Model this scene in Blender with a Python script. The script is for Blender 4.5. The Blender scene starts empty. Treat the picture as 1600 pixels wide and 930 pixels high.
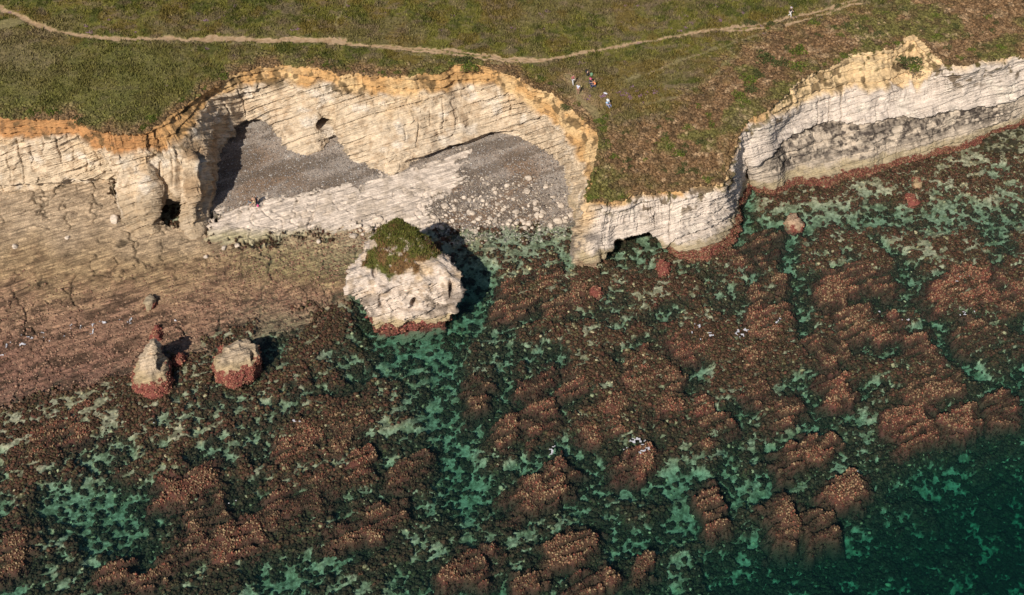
import bpy, bmesh, math, random
import numpy as np
from mathutils import Vector, Matrix

random.seed(7)
RNG = np.random.default_rng(11)
SC = bpy.context.scene
COLL = SC.collection

# ------------------------------------------------------------------ camera
CAM_D = 170.0
PITCH = math.radians(45.0)
FPX = 2040.0                                   # focal length in photo pixels (1600 wide)
CAMP = np.array([0.0, -CAM_D * math.cos(PITCH), CAM_D * math.sin(PITCH)])
cd = bpy.data.cameras.new('camera')
cd.sensor_width = 36.0
cd.lens = 36.0 * FPX / 1600.0
cd.clip_start = 1.0
cd.clip_end = 9000.0
cam = bpy.data.objects.new('camera', cd)
COLL.objects.link(cam)
cam.location = CAMP
cam.rotation_euler = (math.pi / 2 - PITCH, 0, 0)
SC.camera = cam

# ------------------------------------------------------------------ sky and sun
SUN_EL = math.radians(41.0)
SH = np.array([0.44, 0.898]); SH /= np.linalg.norm(SH)      # ground direction shadows fall in
SUNV = np.array([-SH[0] * math.cos(SUN_EL), -SH[1] * math.cos(SUN_EL), math.sin(SUN_EL)])
world = bpy.data.worlds.new('World')
SC.world = world
world.use_nodes = True
wn = world.node_tree
bg = next(n for n in wn.nodes if n.type == 'BACKGROUND')
sky = wn.nodes.new('ShaderNodeTexSky')
sky.sky_type = 'NISHITA'
sky.sun_disc = False
sky.sun_elevation = SUN_EL
sky.sun_rotation = math.atan2(SUNV[0], SUNV[1])
wn.links.new(sky.outputs[0], bg.inputs[0])
bg.inputs[1].default_value = 0.06
sd = bpy.data.lights.new('sun', 'SUN')
sd.energy = 4.6
sd.angle = math.radians(0.5)
sd.color = (1.0, 0.93, 0.82)
sun = bpy.data.objects.new('sun', sd)
COLL.objects.link(sun)
sun.rotation_euler = Vector((-SUNV[0], -SUNV[1], -SUNV[2])).to_track_quat('-Z', 'Y').to_euler()
sun.location = (-60, -120, 120)
SC.view_settings.view_transform = 'Standard'
SC.view_settings.look = 'None'
SC.view_settings.exposure = 0.34
SC.view_settings.gamma = 1.0
SC.view_settings.use_curve_mapping = False
SC.cycles.max_bounces = 6
SC.cycles.transparent_max_bounces = 16

# ------------------------------------------------------------------ helpers
CP, SP = math.cos(PITCH), math.sin(PITCH)

def unproj(px, py, z):
    """World point at height z that the photograph shows at (px, py)."""
    a = (np.asarray(px, float) - 800.0) / FPX
    b = (465.0 - np.asarray(py, float)) / FPX
    dx, dy, dz = a, CP + b * SP, -SP + b * CP
    t = (np.asarray(z, float) - CAMP[2]) / dz
    return np.stack([CAMP[0] + dx * t, CAMP[1] + dy * t, CAMP[2] + dz * t], -1)

def to_px(P):
    P = np.asarray(P, float) - CAMP
    d = P[..., 1] * CP - P[..., 2] * SP
    u = P[..., 1] * SP + P[..., 2] * CP
    return 800.0 + FPX * P[..., 0] / d, 465.0 - FPX * u / d

def _h(ix, iy, iz=0):
    h = (ix.astype(np.int64) * 374761393 + iy.astype(np.int64) * 668265263 + np.asarray(iz).astype(np.int64) * 2147483647 * 31 + 1013) & 0xffffffff
    h = ((h ^ (h >> 13)) * 1274126177) & 0xffffffff
    h = ((h ^ (h >> 15)) * 2246822519) & 0xffffffff
    return ((h ^ (h >> 16)) & 0xffff).astype(np.float32) / 65535.0

def vn2(x, y, seed=0):
    xf, yf = np.floor(x), np.floor(y)
    fx, fy = (x - xf).astype(np.float32), (y - yf).astype(np.float32)
    fx = fx * fx * fx * (fx * (fx * 6 - 15) + 10); fy = fy * fy * fy * (fy * (fy * 6 - 15) + 10)
    ix, iy = xf.astype(np.int64), yf.astype(np.int64)
    s = np.int64(seed)
    a = _h(ix, iy, s); b = _h(ix + 1, iy, s); c = _h(ix, iy + 1, s); d = _h(ix + 1, iy + 1, s)
    return (a + (b - a) * fx) * (1 - fy) + (c + (d - c) * fx) * fy

def vn3(x, y, z, seed=0):
    zf = np.floor(z)
    fz = (z - zf).astype(np.float32)
    fz = fz * fz * (3 - 2 * fz)
    xf, yf = np.floor(x), np.floor(y)
    fx, fy = (x - xf).astype(np.float32), (y - yf).astype(np.float32)
    fx = fx * fx * (3 - 2 * fx); fy = fy * fy * (3 - 2 * fy)
    ix, iy, iz = xf.astype(np.int64), yf.astype(np.int64), zf.astype(np.int64) + seed * 57
    r = []
    for k in (0, 1):
        a = _h(ix, iy, iz + k); b = _h(ix + 1, iy, iz + k); c = _h(ix, iy + 1, iz + k); d = _h(ix + 1, iy + 1, iz + k)
        r.append((a + (b - a) * fx) * (1 - fy) + (c + (d - c) * fx) * fy)
    return r[0] + (r[1] - r[0]) * fz

def fbm2(x, y, octv=4, seed=0, gain=0.5):
    s, a, n = 0, 1.0, 0
    for o in range(octv):
        s = s + a * vn2(x + 17.3 * o, y - 9.1 * o, seed + o); n += a
        a *= gain; x = x * 2.03; y = y * 2.03
    return s / n                                 # 0..1, mean .5

def fbm3(x, y, z, octv=4, seed=0, gain=0.5):
    s, a, n = 0, 1.0, 0
    for o in range(octv):
        s = s + a * vn3(x + 17.3 * o, y - 9.1 * o, z + 5.7 * o, seed + o); n += a
        a *= gain; x = x * 2.03; y = y * 2.03; z = z * 2.03
    return s / n

def worley2(x, y, seed=0):
    ix, iy = np.floor(x).astype(np.int64), np.floor(y).astype(np.int64)
    d1 = np.full(x.shape, 9.0, np.float32); d2 = d1.copy(); idv = np.zeros(x.shape, np.float32)
    for oy in (-1, 0, 1):
        for ox in (-1, 0, 1):
            cx, cy = ix + ox, iy + oy
            px = cx + _h(cx, cy, seed); py = cy + _h(cx, cy, seed + 77)
            d = np.hypot(px - x, py - y).astype(np.float32)
            m = d < d1
            d2 = np.where(m, d1, np.minimum(d2, d)); idv = np.where(m, _h(cx, cy, seed + 155), idv); d1 = np.where(m, d, d1)
    return d1, d2, idv

def sst(a, b, x):
    t = np.clip((x - a) / (b - a), 0, 1)
    return t * t * (3 - 2 * t)

def lerp(a, b, t): return a + (b - a) * t

def mixc(c, col, m):
    return c + (np.asarray(col, np.float32) - c) * m[..., None]

def sdf_poly(X, Y, pts, closed=True):
    """Signed distance to a polygon (negative inside), or plain distance to an open polyline."""
    pts = np.asarray(pts, float)
    n = len(pts)
    d = np.full(X.shape, 1e9); ins = np.zeros(X.shape, bool)
    for i in range(n if closed else n - 1):
        ax, ay = pts[i][:2]; bx, by = pts[(i + 1) % n][:2]
        ex, ey = bx - ax, by - ay
        wx, wy = X - ax, Y - ay
        t = np.clip((wx * ex + wy * ey) / max(ex * ex + ey * ey, 1e-9), 0, 1)
        d = np.minimum(d, (wx - ex * t) ** 2 + (wy - ey * t) ** 2)
        if closed and ay != by:
            c = (ay > Y) != (by > Y)
            ins ^= c & (X < ex * (Y - ay) / (by - ay) + ax)
    d = np.sqrt(d)
    return np.where(ins, -d, d) if closed else d

class RBF:
    """Thin-plate interpolation through control points."""
    def __init__(s, P, v, smooth=0.0):
        s.P = np.asarray(P, float); n = len(s.P)
        K = s.k(np.linalg.norm(s.P[:, None] - s.P[None], axis=-1)) + np.eye(n) * smooth
        Q = np.c_[np.ones(n), s.P]
        A = np.block([[K, Q], [Q.T, np.zeros((3, 3))]])
        s.w = np.linalg.solve(A, np.r_[np.asarray(v, float), 0, 0, 0])
    @staticmethod
    def k(r): return r                            # linear kernel: no overshoot
    def __call__(s, X, Y):
        out = s.w[-3] + s.w[-2] * X + s.w[-1] * Y
        for (px, py), w in zip(s.P, s.w):
            out = out + w * np.hypot(X - px, Y - py)
        return out

def upsample(C, ny, nx, k):
    """Bilinear upsampling of a coarse grid whose step is k fine cells."""
    yi = np.minimum(np.arange(ny) / k, C.shape[0] - 1.001); xi = np.minimum(np.arange(nx) / k, C.shape[1] - 1.001)
    y0, x0 = yi.astype(int), xi.astype(int)
    fy, fx = (yi - y0)[:, None].astype(np.float32), (xi - x0)[None].astype(np.float32)
    C = C.astype(np.float32)
    return (C[y0][:, x0] * (1 - fx) + C[y0][:, x0 + 1] * fx) * (1 - fy) + (C[y0 + 1][:, x0] * (1 - fx) + C[y0 + 1][:, x0 + 1] * fx) * fy

# bedding planes of the chalk: dipping inland, striking up to the right
STRIKE = np.array([0.90, 0.436]); STRIKE /= np.linalg.norm(STRIKE)
DIPN = np.array([-STRIKE[1], STRIKE[0]])
DIP = math.radians(42)

def bed(x, y, z):
    return z * math.cos(DIP) + (x * DIPN[0] + y * DIPN[1]) * math.sin(DIP)

def ledge(b, per, seed):
    """Saw-tooth ledges of uneven thickness along the bedding coordinate: 0..1."""
    q = b / per + 1.2 * vn2(b * 0.37 / per, b * 0 + seed, seed)
    i = np.floor(q); f = q - i
    h = _h(i.astype(np.int64), i.astype(np.int64) * 0 + seed)
    return ((1 - f) ** 1.5) * (0.4 + 0.6 * h)

# ------------------------------------------------------------------ mesh building
def mk_mesh(name, V, F, col=None, smooth=True):
    """V (n,3), F (m,3 or 4) -> mesh with a point colour attribute."""
    me = bpy.data.meshes.new(name)
    V = np.ascontiguousarray(V, np.float32); F = np.ascontiguousarray(F, np.int32)
    me.vertices.add(len(V)); me.vertices.foreach_set('co', V.ravel())
    k = F.shape[1]
    me.loops.add(F.size); me.loops.foreach_set('vertex_index', F.ravel())
    me.polygons.add(len(F))
    me.polygons.foreach_set('loop_start', np.arange(0, F.size, k, dtype=np.int32))
    me.polygons.foreach_set('loop_total', np.full(len(F), k, np.int32))
    me.update(calc_edges=True)
    me.polygons.foreach_set('use_smooth', np.full(len(F), smooth, bool))
    if col is not None:
        at = me.color_attributes.new('Col', 'FLOAT_COLOR', 'POINT')
        c = np.ones((len(V), 4), np.float32); c[:, :3] = np.clip(col, 0, 1)
        at.data.foreach_set('color', c.ravel())
    me.validate()
    return me

def link(name, me, mat=None, parent=None):
    o = bpy.data.objects.new(name, me)
    COLL.objects.link(o)
    if mat is not None and me is not None and len(me.materials) == 0: me.materials.append(mat)
    if parent is not None: o.parent = parent
    return o

def grid_faces(ny, nx, wrap=False):
    i = np.arange(ny - 1)[:, None]; j = np.arange(nx if wrap else nx - 1)[None]
    j2 = (j + 1) % nx
    return np.stack([i * nx + j, i * nx + j2, (i + 1) * nx + j2, (i + 1) * nx + j], -1).reshape(-1, 4)

def compact(V, F, col):
    used = np.zeros(len(V), bool); used[F.ravel()] = True
    idx = np.cumsum(used) - 1
    return V[used], idx[F], col[used]

def tag(o, label=None, cat=None, group=None, kind=None):
    if label: o['label'] = label
    if cat: o['category'] = cat
    if group: o['group'] = group
    if kind: o['kind'] = kind
    return o

def empty(name, loc, rz=0.0):
    o = bpy.data.objects.new(name, None)
    o.empty_display_size = 0.3
    COLL.objects.link(o); o.location = loc; o.rotation_euler = (0, 0, rz)
    return o

# ------------------------------------------------------------------ materials
def new_mat(name):
    m = bpy.data.materials.new(name); m.use_nodes = True
    nt = m.node_tree
    return m, nt, next(n for n in nt.nodes if n.type == 'BSDF_PRINCIPLED')

def N(nt, typ, **kw):
    n = nt.nodes.new(typ)
    for k, v in kw.items(): setattr(n, k, v)
    return n

def mapped(nt, bedded, scale):
    """Object position, or position turned into the bedding frame and stretched along the beds."""
    g = N(nt, 'ShaderNodeNewGeometry')
    if not bedded: return g.outputs['Position']
    nb = (DIPN[0] * math.sin(DIP), DIPN[1] * math.sin(DIP), math.cos(DIP))
    ax = [nb, (STRIKE[0], STRIKE[1], 0), (-nb[1], nb[0], 0.4)]
    cx = N(nt, 'ShaderNodeCombineXYZ')
    for i, (a, s) in enumerate(zip(ax, scale)):
        d = N(nt, 'ShaderNodeVectorMath', operation='DOT_PRODUCT')
        nt.links.new(g.outputs['Position'], d.inputs[0]); d.inputs[1].default_value = [q * s for q in a]
        nt.links.new(d.outputs['Value'], cx.inputs[i])
    return cx.outputs[0]

def noise(nt, vec, scale, detail=5, rough=0.6):
    n = N(nt, 'ShaderNodeTexNoise')
    nt.links.new(vec, n.inputs['Vector'])
    n.inputs['Scale'].default_value = scale; n.inputs['Detail'].default_value = detail; n.inputs['Roughness'].default_value = rough
    return n.outputs[0]

def mrange(nt, v, a, b, c, d):
    n = N(nt, 'ShaderNodeMapRange')
    nt.links.new(v, n.inputs[0])
    for i, q in enumerate((a, b, c, d)): n.inputs[i + 1].default_value = q
    return n.outputs[0]

def mul(nt, a, b, op='MULTIPLY'):
    n = N(nt, 'ShaderNodeMath', operation=op)
    for i, q in enumerate((a, b)):
        if isinstance(q, (int, float)): n.inputs[i].default_value = q
        else: nt.links.new(q, n.inputs[i])
    return n.outputs[0]

def col_mat(name, rough=0.9, spec=0.2, vary=(0.75, 1.25), nscale=2.5, bump=0.15, bscale=4.0, beds=0.0, bedcol=0.0, speck=None):
    """Surface whose own colour is the mesh's Col attribute, with grain, bedding lines and relief."""
    m, nt, b = new_mat(name)
    at = N(nt, 'ShaderNodeAttribute', attribute_name='Col')
    P = mapped(nt, False, 1)
    v = mrange(nt, noise(nt, P, nscale, 6, 0.7), 0.3, 0.7, vary[0], vary[1])
    h = mul(nt, noise(nt, P, bscale, 5, 0.65), bump)
    if beds:
        B = mapped(nt, True, (2.6, 0.12, 0.25))
        nb = noise(nt, B, 1.0, 5, 0.62)
        B2 = mapped(nt, True, (7.5, 0.25, 0.5))
        nb2 = noise(nt, B2, 1.0, 4, 0.6)
        h = mul(nt, h, mul(nt, nb, beds), 'ADD')
        h = mul(nt, h, mul(nt, nb2, beds * 0.45), 'ADD')
        # crisp broken ledges: a saw-tooth along the bedding coordinate, and thin joints across it
        nbv = (DIPN[0] * math.sin(DIP), DIPN[1] * math.sin(DIP), math.cos(DIP))
        g = N(nt, 'ShaderNodeNewGeometry')
        gate = noise(nt, mapped(nt, True, (0.9, 0.22, 0.3)), 1.0, 3, 0.6)
        for ax, per, wob, amt, dark, w0 in ((nbv, 0.62, 0.75, 0.15, 0.45, 0.10), (nbv, 0.21, 0.35, 0.05, 0.30, 0.2), ((STRIKE[0], STRIKE[1], 0.25), 2.6, 2.2, 0.10, 0.6, 0.035)):
            d = N(nt, 'ShaderNodeVectorMath', operation='DOT_PRODUCT')
            nt.links.new(g.outputs['Position'], d.inputs[0]); d.inputs[1].default_value = ax
            q = mul(nt, d.outputs['Value'], mul(nt, noise(nt, P, 0.8 if per > .3 else 1.6, 4, 0.6), wob * 2), 'ADD')
            f = mul(nt, mul(nt, q, 1.0 / per), 1.0, 'MODULO'); f = mul(nt, mul(nt, f, 1.0, 'ADD'), 1.0, 'MODULO')
            gt = mrange(nt, gate, .45, .62, 0.0, 1.0)
            h = mul(nt, h, mul(nt, mul(nt, mrange(nt, f, 0, 1, amt, 0), beds * 4), gt), 'ADD') if per < 2 else h
            ln = mul(nt, mrange(nt, f, 0, w0, 1, 0), gt)
            if bedcol: v = mul(nt, v, mrange(nt, ln, 0, 1, 1, 1 - dark * min(1, bedcol * 2)))
        if bedcol:
            nb2 = mul(nt, nb2, mrange(nt, noise(nt, P, 0.7, 4, 0.6), .35, .6, 1.25, .9))
            v = mul(nt, v, mrange(nt, nb2, 0.36, 0.55, 1 - bedcol, 1.03))
    if speck:
        vo = N(nt, 'ShaderNodeTexVoronoi'); nt.links.new(P, vo.inputs['Vector']); vo.inputs['Scale'].default_value = speck[0]
        v = mul(nt, v, mrange(nt, vo.outputs['Color'], 0, 1, speck[1], speck[2]))
        h = mul(nt, h, mul(nt, vo.outputs['Distance'], -speck[3]), 'ADD')
    mx = N(nt, 'ShaderNodeVectorMath', operation='SCALE')
    nt.links.new(at.outputs['Color'], mx.inputs[0]); nt.links.new(v, mx.inputs['Scale'])
    nt.links.new(mx.outputs[0], b.inputs['Base Color'])
    bp = N(nt, 'ShaderNodeBump'); bp.inputs['Strength'].default_value = 1.0; bp.inputs['Distance'].default_value = 1.0
    nt.links.new(h, bp.inputs['Height']); nt.links.new(bp.outputs[0], b.inputs['Normal'])
    b.inputs['Roughness'].default_value = rough
    b.inputs['Specular IOR Level'].default_value = spec
    return m

M_CHALK = col_mat('chalk', 0.9, 0.15, (0.8, 1.18), 1.6, 0.10, 3.0, beds=0.22, bedcol=0.30)
M_PLATFORM = col_mat('chalk_platform', 0.85, 0.2, (0.75, 1.2), 2.2, 0.08, 4.0, beds=0.16, bedcol=0.40)
M_SHELF = col_mat('wet_shelf', 0.75, 0.2, (0.45, 1.5), 6.0, 0.14, 6.0, beds=0.14, bedcol=0.42)
M_SHINGLE = col_mat('shingle', 0.85, 0.2, (0.85, 1.15), 0.8, 0.02, 6.0, speck=(8.0, 0.6, 1.5, 0.06))
M_SEABED = col_mat('seabed', 0.8, 0.2, (0.6, 1.4), 2.5, 0.10, 4.0)
M_WEED = col_mat('seaweed', 0.75, 0.12, (0.6, 1.4), 6.0, 0.05, 9.0)
M_TURF = col_mat('turf', 0.95, 0.08, (0.6, 1.4), 3.0, 0.18, 5.0)
M_EARTH = col_mat('earth_path', 0.95, 0.08, (0.8, 1.2), 2.0, 0.06, 5.0)
M_LEAF = col_mat('leaves', 0.8, 0.15, (0.8, 1.2), 4.0, 0.0, 5.0)

def plain(name, col, rough=0.8, vary=0.12, scale=25):
    m, nt, b = new_mat(name)
    v = mrange(nt, noise(nt, mapped(nt, False, 1), scale, 3), 0.3, 0.7, 1 - vary, 1 + vary)
    mx = N(nt, 'ShaderNodeVectorMath', operation='SCALE'); mx.inputs[0].default_value = col
    nt.links.new(v, mx.inputs['Scale']); nt.links.new(mx.outputs[0], b.inputs['Base Color'])
    b.inputs['Roughness'].default_value = rough
    return m

def water_mat():
    m = bpy.data.materials.new('sea_water'); m.use_nodes = True
    nt = m.node_tree; nt.nodes.clear()
    out = N(nt, 'ShaderNodeOutputMaterial')
    tr = N(nt, 'ShaderNodeBsdfTransparent')
    gl = N(nt, 'ShaderNodeBsdfGlossy'); gl.inputs['Roughness'].default_value = 0.06
    P = mapped(nt, False, 1)
    h = mul(nt, noise(nt, P, 0.9, 4, 0.55), 0.12)
    bp = N(nt, 'ShaderNodeBump'); bp.inputs['Strength'].default_value = 0.35; bp.inputs['Distance'].default_value = 1.0
    nt.links.new(h, bp.inputs['Height'])
    nt.links.new(bp.outputs[0], gl.inputs['Normal'])
    # Schlick reflectance of water, the same from either side of the surface
    gm = N(nt, 'ShaderNodeNewGeometry'); dt = N(nt, 'ShaderNodeVectorMath', operation='DOT_PRODUCT')
    nt.links.new(gm.outputs['Incoming'], dt.inputs[0]); nt.links.new(bp.outputs[0], dt.inputs[1])
    om = mul(nt, 1.0, mul(nt, dt.outputs['Value'], 0.0, 'ABSOLUTE'), 'SUBTRACT')
    fr = mul(nt, mul(nt, mul(nt, om, 5.0, 'POWER'), 0.98), 0.02, 'ADD')
    mx = N(nt, 'ShaderNodeMixShader')
    nt.links.new(fr, mx.inputs[0]); nt.links.new(tr.outputs[0], mx.inputs[1]); nt.links.new(gl.outputs[0], mx.inputs[2])
    nt.links.new(mx.outputs[0], out.inputs['Surface'])
    ab = N(nt, 'ShaderNodeVolumeAbsorption')
    ab.inputs['Color'].default_value = (0.08, 0.68, 0.62, 1); ab.inputs['Density'].default_value = 0.33
    vs = N(nt, 'ShaderNodeVolumeScatter')
    vs.inputs['Color'].default_value = (0.26, 0.62, 0.66, 1); vs.inputs['Density'].default_value = 0.010
    ad = N(nt, 'ShaderNodeAddShader'); nt.links.new(ab.outputs[0], ad.inputs[0]); nt.links.new(vs.outputs[0], ad.inputs[1])
    nt.links.new(ad.outputs[0], out.inputs['Volume'])
    return m
M_WATER = water_mat()

# ------------------------------------------------------------------ the cliff line
# per station: cliff-top edge (px, py, height), cliff foot (px, py, height), depth of the soil cap (share), undercut at the foot (m)
ST = [
 (-420,215,12, -420,345,1.0,.20,0), (-200,195,12, -200,318,1.0,.20,0),
 (0,183,12, 0,304,1.0,.22,.8), (50,183,12, 40,304,1.0,.20,.8), (108,184,12, 100,292,1.0,.20,.8), (140,197,12, 165,290,1.0,.26,.8),
 (152,202,12, 188,290,1.0,.24,.3), (162,205,12, 196,312,1.0,.22,0), (168,207,12, 190,345,.9,.2,0), (176,208,12, 214,370,.8,.18,0),
 (200,207,12, 244,368,.8,.18,0), (218,206,12, 254,357,.8,.18,.3), (226,205,12, 264,337,.8,.18,.4), (231,203,12, 280,334,.8,.18,.4), (235,202,12, 288,360,.8,.18,0),
 (240,199,12, 303,374,.8,.16,0), (248,194,12, 322,358,.8,.16,0), (257,187,12, 334,330,.9,.16,0),
 (271,176,12, 341,290,1.2,.2,0), (289,163,12, 350,250,1.5,.2,.3), (310,147,12, 363,222,1.8,.2,.5), (335,132,12, 385,203,2,.18,.5),
 (358,120,12, 412,198,2.2,.17,.5), (385,109,12, 428,214,2.2,.17,.2), (410,101,12, 448,226,2.2,.17,0), (440,100,12, 462,236,2.2,.17,0), (465,102,12, 478,242,2.1,.17,0),
 (485,104,12, 500,241,2.1,.18,0), (505,109,12, 524,224,2,.18,.6), (534,117,12, 549,254,1.9,.18,0), (560,116,12, 580,260,1.8,.18,0),
 (585,115,12, 596,273,1.8,.18,0), (615,117,12, 622,274,1.7,.18,0), (640,116,12, 648,266,1.7,.18,.9), (666,115,12, 684,254,1.8,.18,1.3),
 (690,114,12, 710,243,1.9,.19,1.3), (708,106,12, 727,237,1.9,.22,1.3), (722,100,12, 745,230,2,.24,1.3), (740,102,12, 766,224,2,.2,1.3), (770,107,12, 788,219,2,.2,1.0), (800,116,12, 808,217,2,.22,.3),
 (835,137,12, 835,228,1.9,.32,0), (861,144,11.8, 854,238,1.8,.36,0), (889,163,11.5, 872,252,1.7,.4,0), (908,182,11.3, 881,268,1.6,.4,0),
 (925,198,11.1, 885,282,1.4,.45,0), (936,210,11, 889,297,1.2,.48,0), (940,228,10.8, 891,312,1.0,.45,0), (936,253,10.4, 893,335,.5,.38,0), (927,271,10, 897,352,.1,.22,0),
 (919,288,9.4, 893,374,-.2,.08,0), (915,304,8.8, 886,393,-.4,.05,0), (917,313,8.5, 889,417,-.5,.04,.2), (930,315,8.4, 906,431,-.5,.04,.2), (945,314,8.4, 935,427,-.5,.04,.2),
 (958,312,8.4, 942,405,-.5,.04,.6), (972,310,8.4, 958,386,-.5,.04,1.8), (990,306,8.4, 985,373,-.5,.04,2.2), (1007,301,8.4, 1014,364,-.5,.04,1.8), (1020,299,8.4, 1026,374,-.5,.04,.6),
 (1035,297,8.5, 1038,390,-.5,.04,.1), (1055,298,8.6, 1056,403,-.5,.04,0), (1073,299,8.8, 1078,409,-.5,.04,0), (1104,289,9, 1112,400,-.5,.04,0), (1125,284,9.3, 1146,378,-.5,.05,0),
 (1133,274,9.6, 1157,345,-.5,.05,0), (1137,260,10, 1166,310,-.5,.05,0), (1141,245,10.4, 1166,291,-.5,.05,0), (1149,229,11, 1169,280,-.5,.05,0), (1153,212,11.6, 1174,275,-.5,.05,0),
 (1158,201,12, 1177,284,-.5,.05,0), (1168,188,12.4, 1184,300,-.5,.06,0), (1184,179,12.7, 1203,308,-.5,.08,0), (1205,165,13, 1225,305,-.5,.12,0), (1224,148,13.3, 1246,299,-.5,.18,0),
 (1245,129,13.5, 1270,298,-.5,.2,0), (1270,114,13.7, 1300,301,-.5,.22,0), (1292,103,13.8, 1316,288,-.5,.22,0), (1327,85,14, 1335,282,-.5,.22,0), (1349,78,14, 1360,278,-.5,.22,0),
 (1370,81,14, 1378,273,-.4,.22,0), (1395,74,14, 1402,268,-.4,.24,0), (1410,58,14, 1420,263,-.4,.26,0), (1428,50,14, 1440,256,-.4,.3,0), (1443,65,14, 1459,248,-.3,.25,0), (1460,88,14, 1475,243,-.2,.1,0),
 (1476,102,14, 1491,237,-.2,.03,0), (1505,102,14, 1520,222,0,.02,0), (1540,94,14, 1551,204,.2,.02,0), (1569,88,14, 1580,198,.3,.02,0), (1600,83,14, 1605,193,.3,.02,0), (1800,60,14, 1800,160,.3,.02,0), (2050,25,14, 2050,125,.3,.02,0)]
ST = np.array(ST, float)
TOPK = unproj(ST[:, 0], ST[:, 1], ST[:, 2])
FOOTK = unproj(ST[:, 3], ST[:, 4], ST[:, 5])
# lip of the overhanging upper bed on the right-hand cliff
LIP = np.array([(1150,275),(1171,263),(1190,251),(1203,241),(1211,228),(1239,207),(1292,186),(1320,192),(1352,195),(1391,183),(1420,180),(1444,185),(1469,175),(1523,172),(1569,161),(1600,146),(2050,60)], float)
wl = sst(1160, 1195, ST[:, 3])
lx = np.clip(0.45 * ST[:, 0] + 0.55 * ST[:, 3], 1150, 2050)
MIDK = unproj(lx, np.interp(lx, LIP[:, 0], LIP[:, 1]), 6.2)
lin = 0.5 * (TOPK + FOOTK)
MIDK = lin + (MIDK - lin) * wl[:, None]
for i in range(len(ST)):
    fx, fy = ST[i, 3], ST[i, 4]
    if 318 < fx < 415 and 190 < fy < 362 and ST[i, 0] < 365:       # steep inner wall of the western buttress
        q = FOOTK[i] + np.array([-.25, .2, 6.6 if fx < 370 else 5.0])
        MIDK[i] = lerp(MIDK[i], q, .95 if 330 < fx < 390 else .5)
    if 938 < fx < 1042 and fy > 360 and ST[i, 0] > 950:            # sea arch through the headland: the wall hangs out over the water
        hz_ = float(np.interp(fx, [935, 942, 958, 985, 1014, 1026, 1038, 1045], [0, .9, 1.7, 2.6, 3.0, 2.2, 1.0, 0]))
        MIDK[i] = unproj(fx, fy, hz_)
        FOOTK[i] = FOOTK[i] + np.array([0, 1.6 * hz_, 0])

HL = np.array([(1035,374),(1060,373),(1080,367),(1110,352),(1140,334),(1150,318),(1162,300)], float)
for i in range(len(ST)):
    if 1045 < ST[i, 3] < 1160 and ST[i, 0] < 1136:
        hx = .6 * ST[i, 3] + .4 * ST[i, 0]
        MIDK[i] = unproj(hx, np.interp(hx, HL[:, 0], HL[:, 1]), 2.9)
seg = np.maximum(np.linalg.norm(np.diff(TOPK, axis=0), axis=1), np.linalg.norm(np.diff(FOOTK, axis=0), axis=1))
ARC = np.r_[0, np.cumsum(seg)]
NT = int(ARC[-1] / 0.115)
TT = np.linspace(0, ARC[-1], NT)

def along(K, sig=3.5):
    K = np.asarray(K, float)
    K2 = K.reshape(len(K), -1)
    out = np.stack([np.interp(TT, ARC, K2[:, i]) for i in range(K2.shape[1])], -1)
    r = int(sig * 3); w = np.exp(-0.5 * (np.arange(-r, r + 1) / sig) ** 2); w /= w.sum()
    pad = np.pad(out, ((r, r), (0, 0)), 'edge')
    out = np.stack([np.convolve(pad[:, i], w, 'valid') for i in range(out.shape[1])], -1)
    return out.reshape((NT,) + K.shape[1:])

TOP, FOOT, MID = along(TOPK), along(FOOTK), along(MIDK)
SOIL, UNDER, TPX = along(ST[:, 6], 8), along(ST[:, 7], 4), along(ST[:, 3])
# ragged edge at the turf line
jag = (fbm2(TT * 0.35, TT * 0, 4, 3) - 0.5) * 1.3 + (vn2(TT * 2.2, TT * 0, 9) - 0.5) * 0.2
TOP[:, 1] += jag
TOP[:, 2] += (fbm2(TT * 0.15, TT * 0 + 3, 3, 5) - 0.5) * 0.8

HCTRL = [(p[0], p[1], p[2]) for p in TOPK[::2]]
for px, py, z in [(0,60,12.6),(300,40,12.8),(600,30,13),(900,110,12.2),(960,200,11.3),(1000,250,10),(1050,200,11.4),(1100,240,10.4),(1000,100,12.6),(1200,90,13.6),(1300,40,14.2),(1500,40,14.6),(1600,20,15),
                  (0,-60,14),(500,-60,14.5),(1000,-60,14.5),(1600,-60,16),(0,-300,20),(800,-300,20),(1600,-300,22),(-400,0,14),(2000,-50,16)]:
    p = unproj(px, py, z); HCTRL.append((p[0], p[1], z))
HCTRL = np.array(HCTRL)
HR = RBF(HCTRL[:, :2], HCTRL[:, 2], 0.6)

def on_turf(px, py):
    z = 12.0
    for _ in range(12):
        p = unproj(px, py, z); z = float(HR(p[0], p[1]))
    return unproj(px, py, z)

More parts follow.
